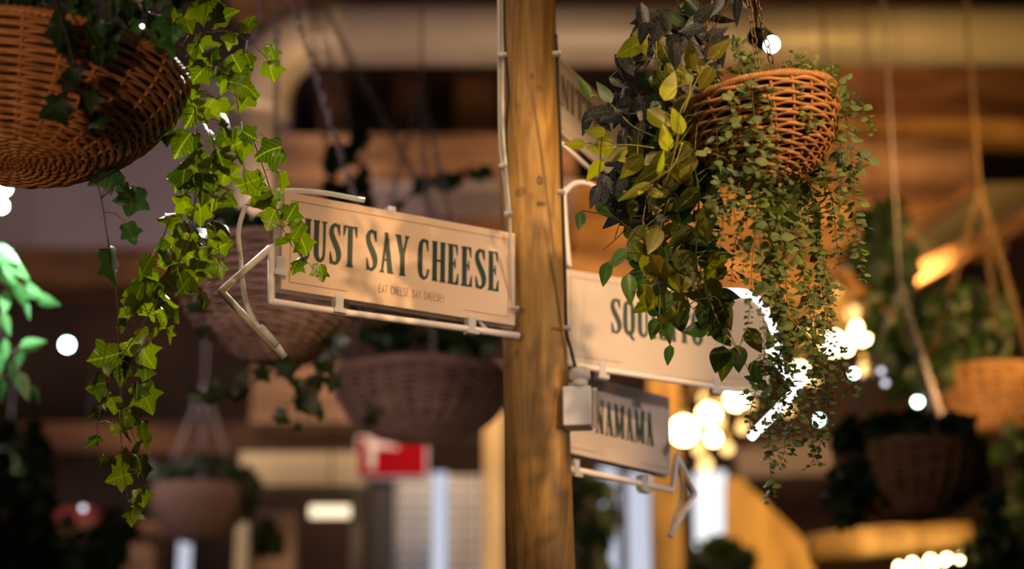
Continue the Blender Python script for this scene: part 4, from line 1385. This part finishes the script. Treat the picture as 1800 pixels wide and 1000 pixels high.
oval_strand(oliv, [(1230, 470), (1260, 560), (1300, 620), (1320, 660)], DR - .08,
    [(1265, 634, 56, -12), (1270, 590, 52, 40), (1298, 630, 50, 0), (1235, 555, 48, 0), (1200, 565, 42, 0), (1225, 580, 50, -80), (1248, 545, 46, 10), (1330, 655, 46, 10)], 608, 'deep', 'stemgreen', .66, jd=.02, spread=.3, tone=(.6, 1))
oval_strand(oliv, [(1200, 200), (1230, 130), (1265, 90)], DR - .12,
    [(1214, 96, 54, 185), (1265, 85, 56, 130), (1240, 120, 50, 60), (1205, 130, 46, 200)], 609, 'olive', 'stemgreen', .55, jd=.02, spread=.3, tone=(.4, .9))

# spot lamp behind the right basket
c = P(1356, 78, 4.6)
sl = thing('spot_lamp', 'bright white spot lamp glowing behind the chains of the right basket', 'lamp', c)
mb = MB(); ball(mb, c, 15 / F * 4.6); mb.build('bulb', emit('spot_bulb', (.93, 1.0, 1.0), 10), sl)
mb = MB(); mb.tube([c + Vector((-.035, .03, .035)), c + Vector((-.02, .015, .02)), c + Vector((-.005, 0, .005))], [.022, .026, .022], 20)
mb.build('housing', M['black'], sl)
mb = MB(); mb.tube([c + Vector((-.03, .03, .03)), c + Vector((-.03, .03, 2))], .004, 6); mb.build('hanger', M['black'], sl)

# ------------------------------------------------------------------ baskets further back
def back_basket(label, x, y, rpx, hpx, d, mat, ivyspec, seed, apex_px=None, attach=(-80, 40, 160), chainmat='chain2', flat=.3, plabel=None, rows=30, wire=.003, link=.035, power=2.2, bowl=.62):
    c = P(x, y, d)
    R_ = rpx / F * d
    b, _ = hanging_basket(label, c, R_, hpx / F * d, rows, 26, .0042 * d / 5, mat, 0, flat, apex=P(*apex_px, d) if apex_px else None, attach=attach,
                          chainmat=chainmat, seed=seed, link=link, wire=wire, power=power, seg=4, bowl=bowl)
    pl = thing('ivy_plant', plabel, 'plant', c, 'trailing ivy plants')
    for i, (px, n, sz, w) in enumerate(ivyspec):
        random_ivy(pl, px, d - R_ * .6, n, sz, w, 'ivydark', seed * 10 + i, tone=(.2, 1))
    return b
back_basket('blurred pale wicker basket right behind the cheese sign arrow', 492, 462, 176, 178, 5.8, 'wick_p',
    [([(350, 420), (330, 520), (380, 600)], 8, 42, 20), ([(400, 400), (470, 395), (560, 405)], 26, 46, 25), ([(560, 420), (600, 600), (560, 660), (520, 690), (500, 720)], 18, 34, 30), ([(500, 640), (430, 680), (360, 700)], 14, 36, 18),
     ([(600, 590), (560, 660), (540, 740)], 14, 36, 22), ([(340, 440), (370, 380), (400, 370)], 14, 42, 25)], 61, (488, -80), (100, -20, 215), flat=.2, power=2.8, bowl=.8, rows=34, plabel='dark ivy in the pale basket behind the cheese sign arrow')
back_basket('blurred wicker basket under the cheese sign, left of the post', 742, 668, 152, 102, 7.2, 'wick_p',
    [([(640, 600), (720, 590), (800, 600), (860, 610)], 34, 46, 18), ([(690, 610), (670, 700), (650, 760)], 12, 34, 16), ([(700, 640), (740, 660)], 5, 34, 12), ([(800, 590), (860, 570)], 14, 46, 18)], 62, (740, 150),
    plabel='dark ivy in the basket under the cheese sign')
back_basket('wicker basket hidden behind the cheese sign, only its chains and ivy showing', 700, 455, 105, 60, 7.6, 'wick_b',
    [([(640, 240), (600, 270), (580, 320), (600, 380)], 22, 38, 20), ([(620, 300), (640, 380), (650, 400)], 12, 38, 18), ([(690, 380), (740, 330), (800, 320), (870, 290)], 16, 34, 10)], 63, (540, -40), (178, 100, 0),
    plabel='dark ivy rising behind the top edge of the cheese sign', wire=.004, link=.05)
back_basket('blurred orange-brown wicker basket at the right edge', 1735, 668, 110, 92, 8.0, 'wick_b',
    [([(1650, 650), (1700, 640), (1790, 650)], 24, 36, 22), ([(1690, 640), (1700, 560), (1680, 520)], 16, 30, 18), ([(1760, 640), (1770, 560)], 14, 30, 20), ([(1800, 700), (1770, 800), (1790, 900)], 20, 34, 22), ([(1640, 680), (1600, 620), (1580, 560)], 16, 30, 25)], 64, (1722, 330), (-60, 60, 180),
    chainmat='rope', plabel='ivy in the orange-brown basket at the right edge', link=.04, wire=.004)
back_basket('large dark wicker basket above the golden log', 1600, 800, 130, 110, 7.0, 'wick_b',
    [([(1480, 790), (1560, 760), (1680, 770)], 90, 48, 40), ([(1500, 850), (1600, 840), (1690, 850)], 70, 46, 40), ([(1490, 800), (1480, 870), (1500, 920)], 30, 40, 28), ([(1700, 790), (1730, 860), (1740, 960)], 26, 40, 28), ([(1540, 800), (1560, 880)], 24, 44, 30), ([(1640, 790), (1660, 880)], 24, 44, 30)], 65,
    plabel='dense dark ivy covering the basket above the golden log')
back_basket('small far wicker basket low down behind the long ivy strand', 350, 868, 82, 80, 10.5, 'wick_p',
    [([(280, 840), (350, 820), (430, 830)], 30, 40, 20), ([(430, 830), (450, 900), (480, 980)], 26, 36, 18), ([(290, 850), (290, 920)], 10, 30, 15)], 66, plabel='ivy in the small far basket at lower left')

# foliage masses
def bush(label, blobs, d, mat, seed, cat='plant', name='ivy_clump', size=42):
    t = thing(name, label, cat, P(blobs[0][0], blobs[0][1], d))
    rnd = random.Random(seed)
    lm = MB(); sm = MB()
    for x, y, rx, ry, n in blobs:
        c0 = P(x, y - ry * .8, d + .1)
        for k in range(n):
            a = rnd.uniform(0, 2 * pi); q = sqrt(rnd.random())
            px, py = x + cos(a) * rx * q, y + sin(a) * ry * q
            dd = d + rnd.uniform(-.25, .25)
            b = P(px, py, dd)
            leaf_ivy(lm, b, view_dir(rnd.uniform(-80, 80)) + FW * rnd.uniform(-.4, .4), rnd_normal(rnd, .8), size / F * d * rnd.uniform(.7, 1.3), rnd, rnd.random())
            if k % 4 == 0:
                sm.tube([c0, c0.lerp(b, .5) + Vector((0, 0, .03)), b], .002, 4)
    sm.build('stems', M['stemdark'], t)
    lm.build('leaves', M[mat], t)
    return t
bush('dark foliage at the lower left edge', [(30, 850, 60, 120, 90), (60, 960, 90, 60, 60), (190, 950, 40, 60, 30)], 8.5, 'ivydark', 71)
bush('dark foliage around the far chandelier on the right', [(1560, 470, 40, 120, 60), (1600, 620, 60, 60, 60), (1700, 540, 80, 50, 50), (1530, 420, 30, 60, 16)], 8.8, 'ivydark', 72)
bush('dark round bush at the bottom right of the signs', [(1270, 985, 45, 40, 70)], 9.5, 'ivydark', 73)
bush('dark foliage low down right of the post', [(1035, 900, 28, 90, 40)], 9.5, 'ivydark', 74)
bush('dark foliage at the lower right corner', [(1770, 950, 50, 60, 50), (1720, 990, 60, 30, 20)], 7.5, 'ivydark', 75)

# near-left leaves lit by the cool lamp
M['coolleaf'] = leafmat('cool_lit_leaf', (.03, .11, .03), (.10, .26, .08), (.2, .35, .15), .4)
nl = thing('leafy_plant', 'out-of-focus plant with brightly lit oval leaves at the left edge', 'plant', P(-60, 420, 5.4))
DNL = 5.4
oval_strand(nl, [(-60, 380), (-20, 430), (20, 480), (60, 520)], DNL,
    [(10, 448, 60, 60), (30, 470, 62, 50), (5, 480, 60, 30), (55, 512, 55, 70), (82, 530, 50, 70), (35, 520, 50, 10), (10, 530, 46, 0), (45, 545, 40, 20), (-5, 455, 60, 30), (20, 500, 50, 40)], 801, 'coolleaf', 'stemdark', .5)
oval_strand(nl, [(-60, 500), (-10, 570), (20, 620), (45, 680)], DNL,
    [(58, 606, 48, 100), (36, 632, 34, -20), (10, 615, 40, 0), (42, 680, 55, 20), (20, 660, 50, 0), (60, 695, 40, 20), (5, 690, 50, 0), (10, 570, 46, 20), (-5, 640, 50, 10)], 802, 'coolleaf', 'stemdark', .5)
lamp('cool_leaf_spot', 'SPOT', P(60, 180, 5.0), P(10, 500, 5.4), 210, (.75, 1.0, .92), 0.03, 30, .4)  # unseen cool spot added for the left-edge leaves, apart from the string bulbs
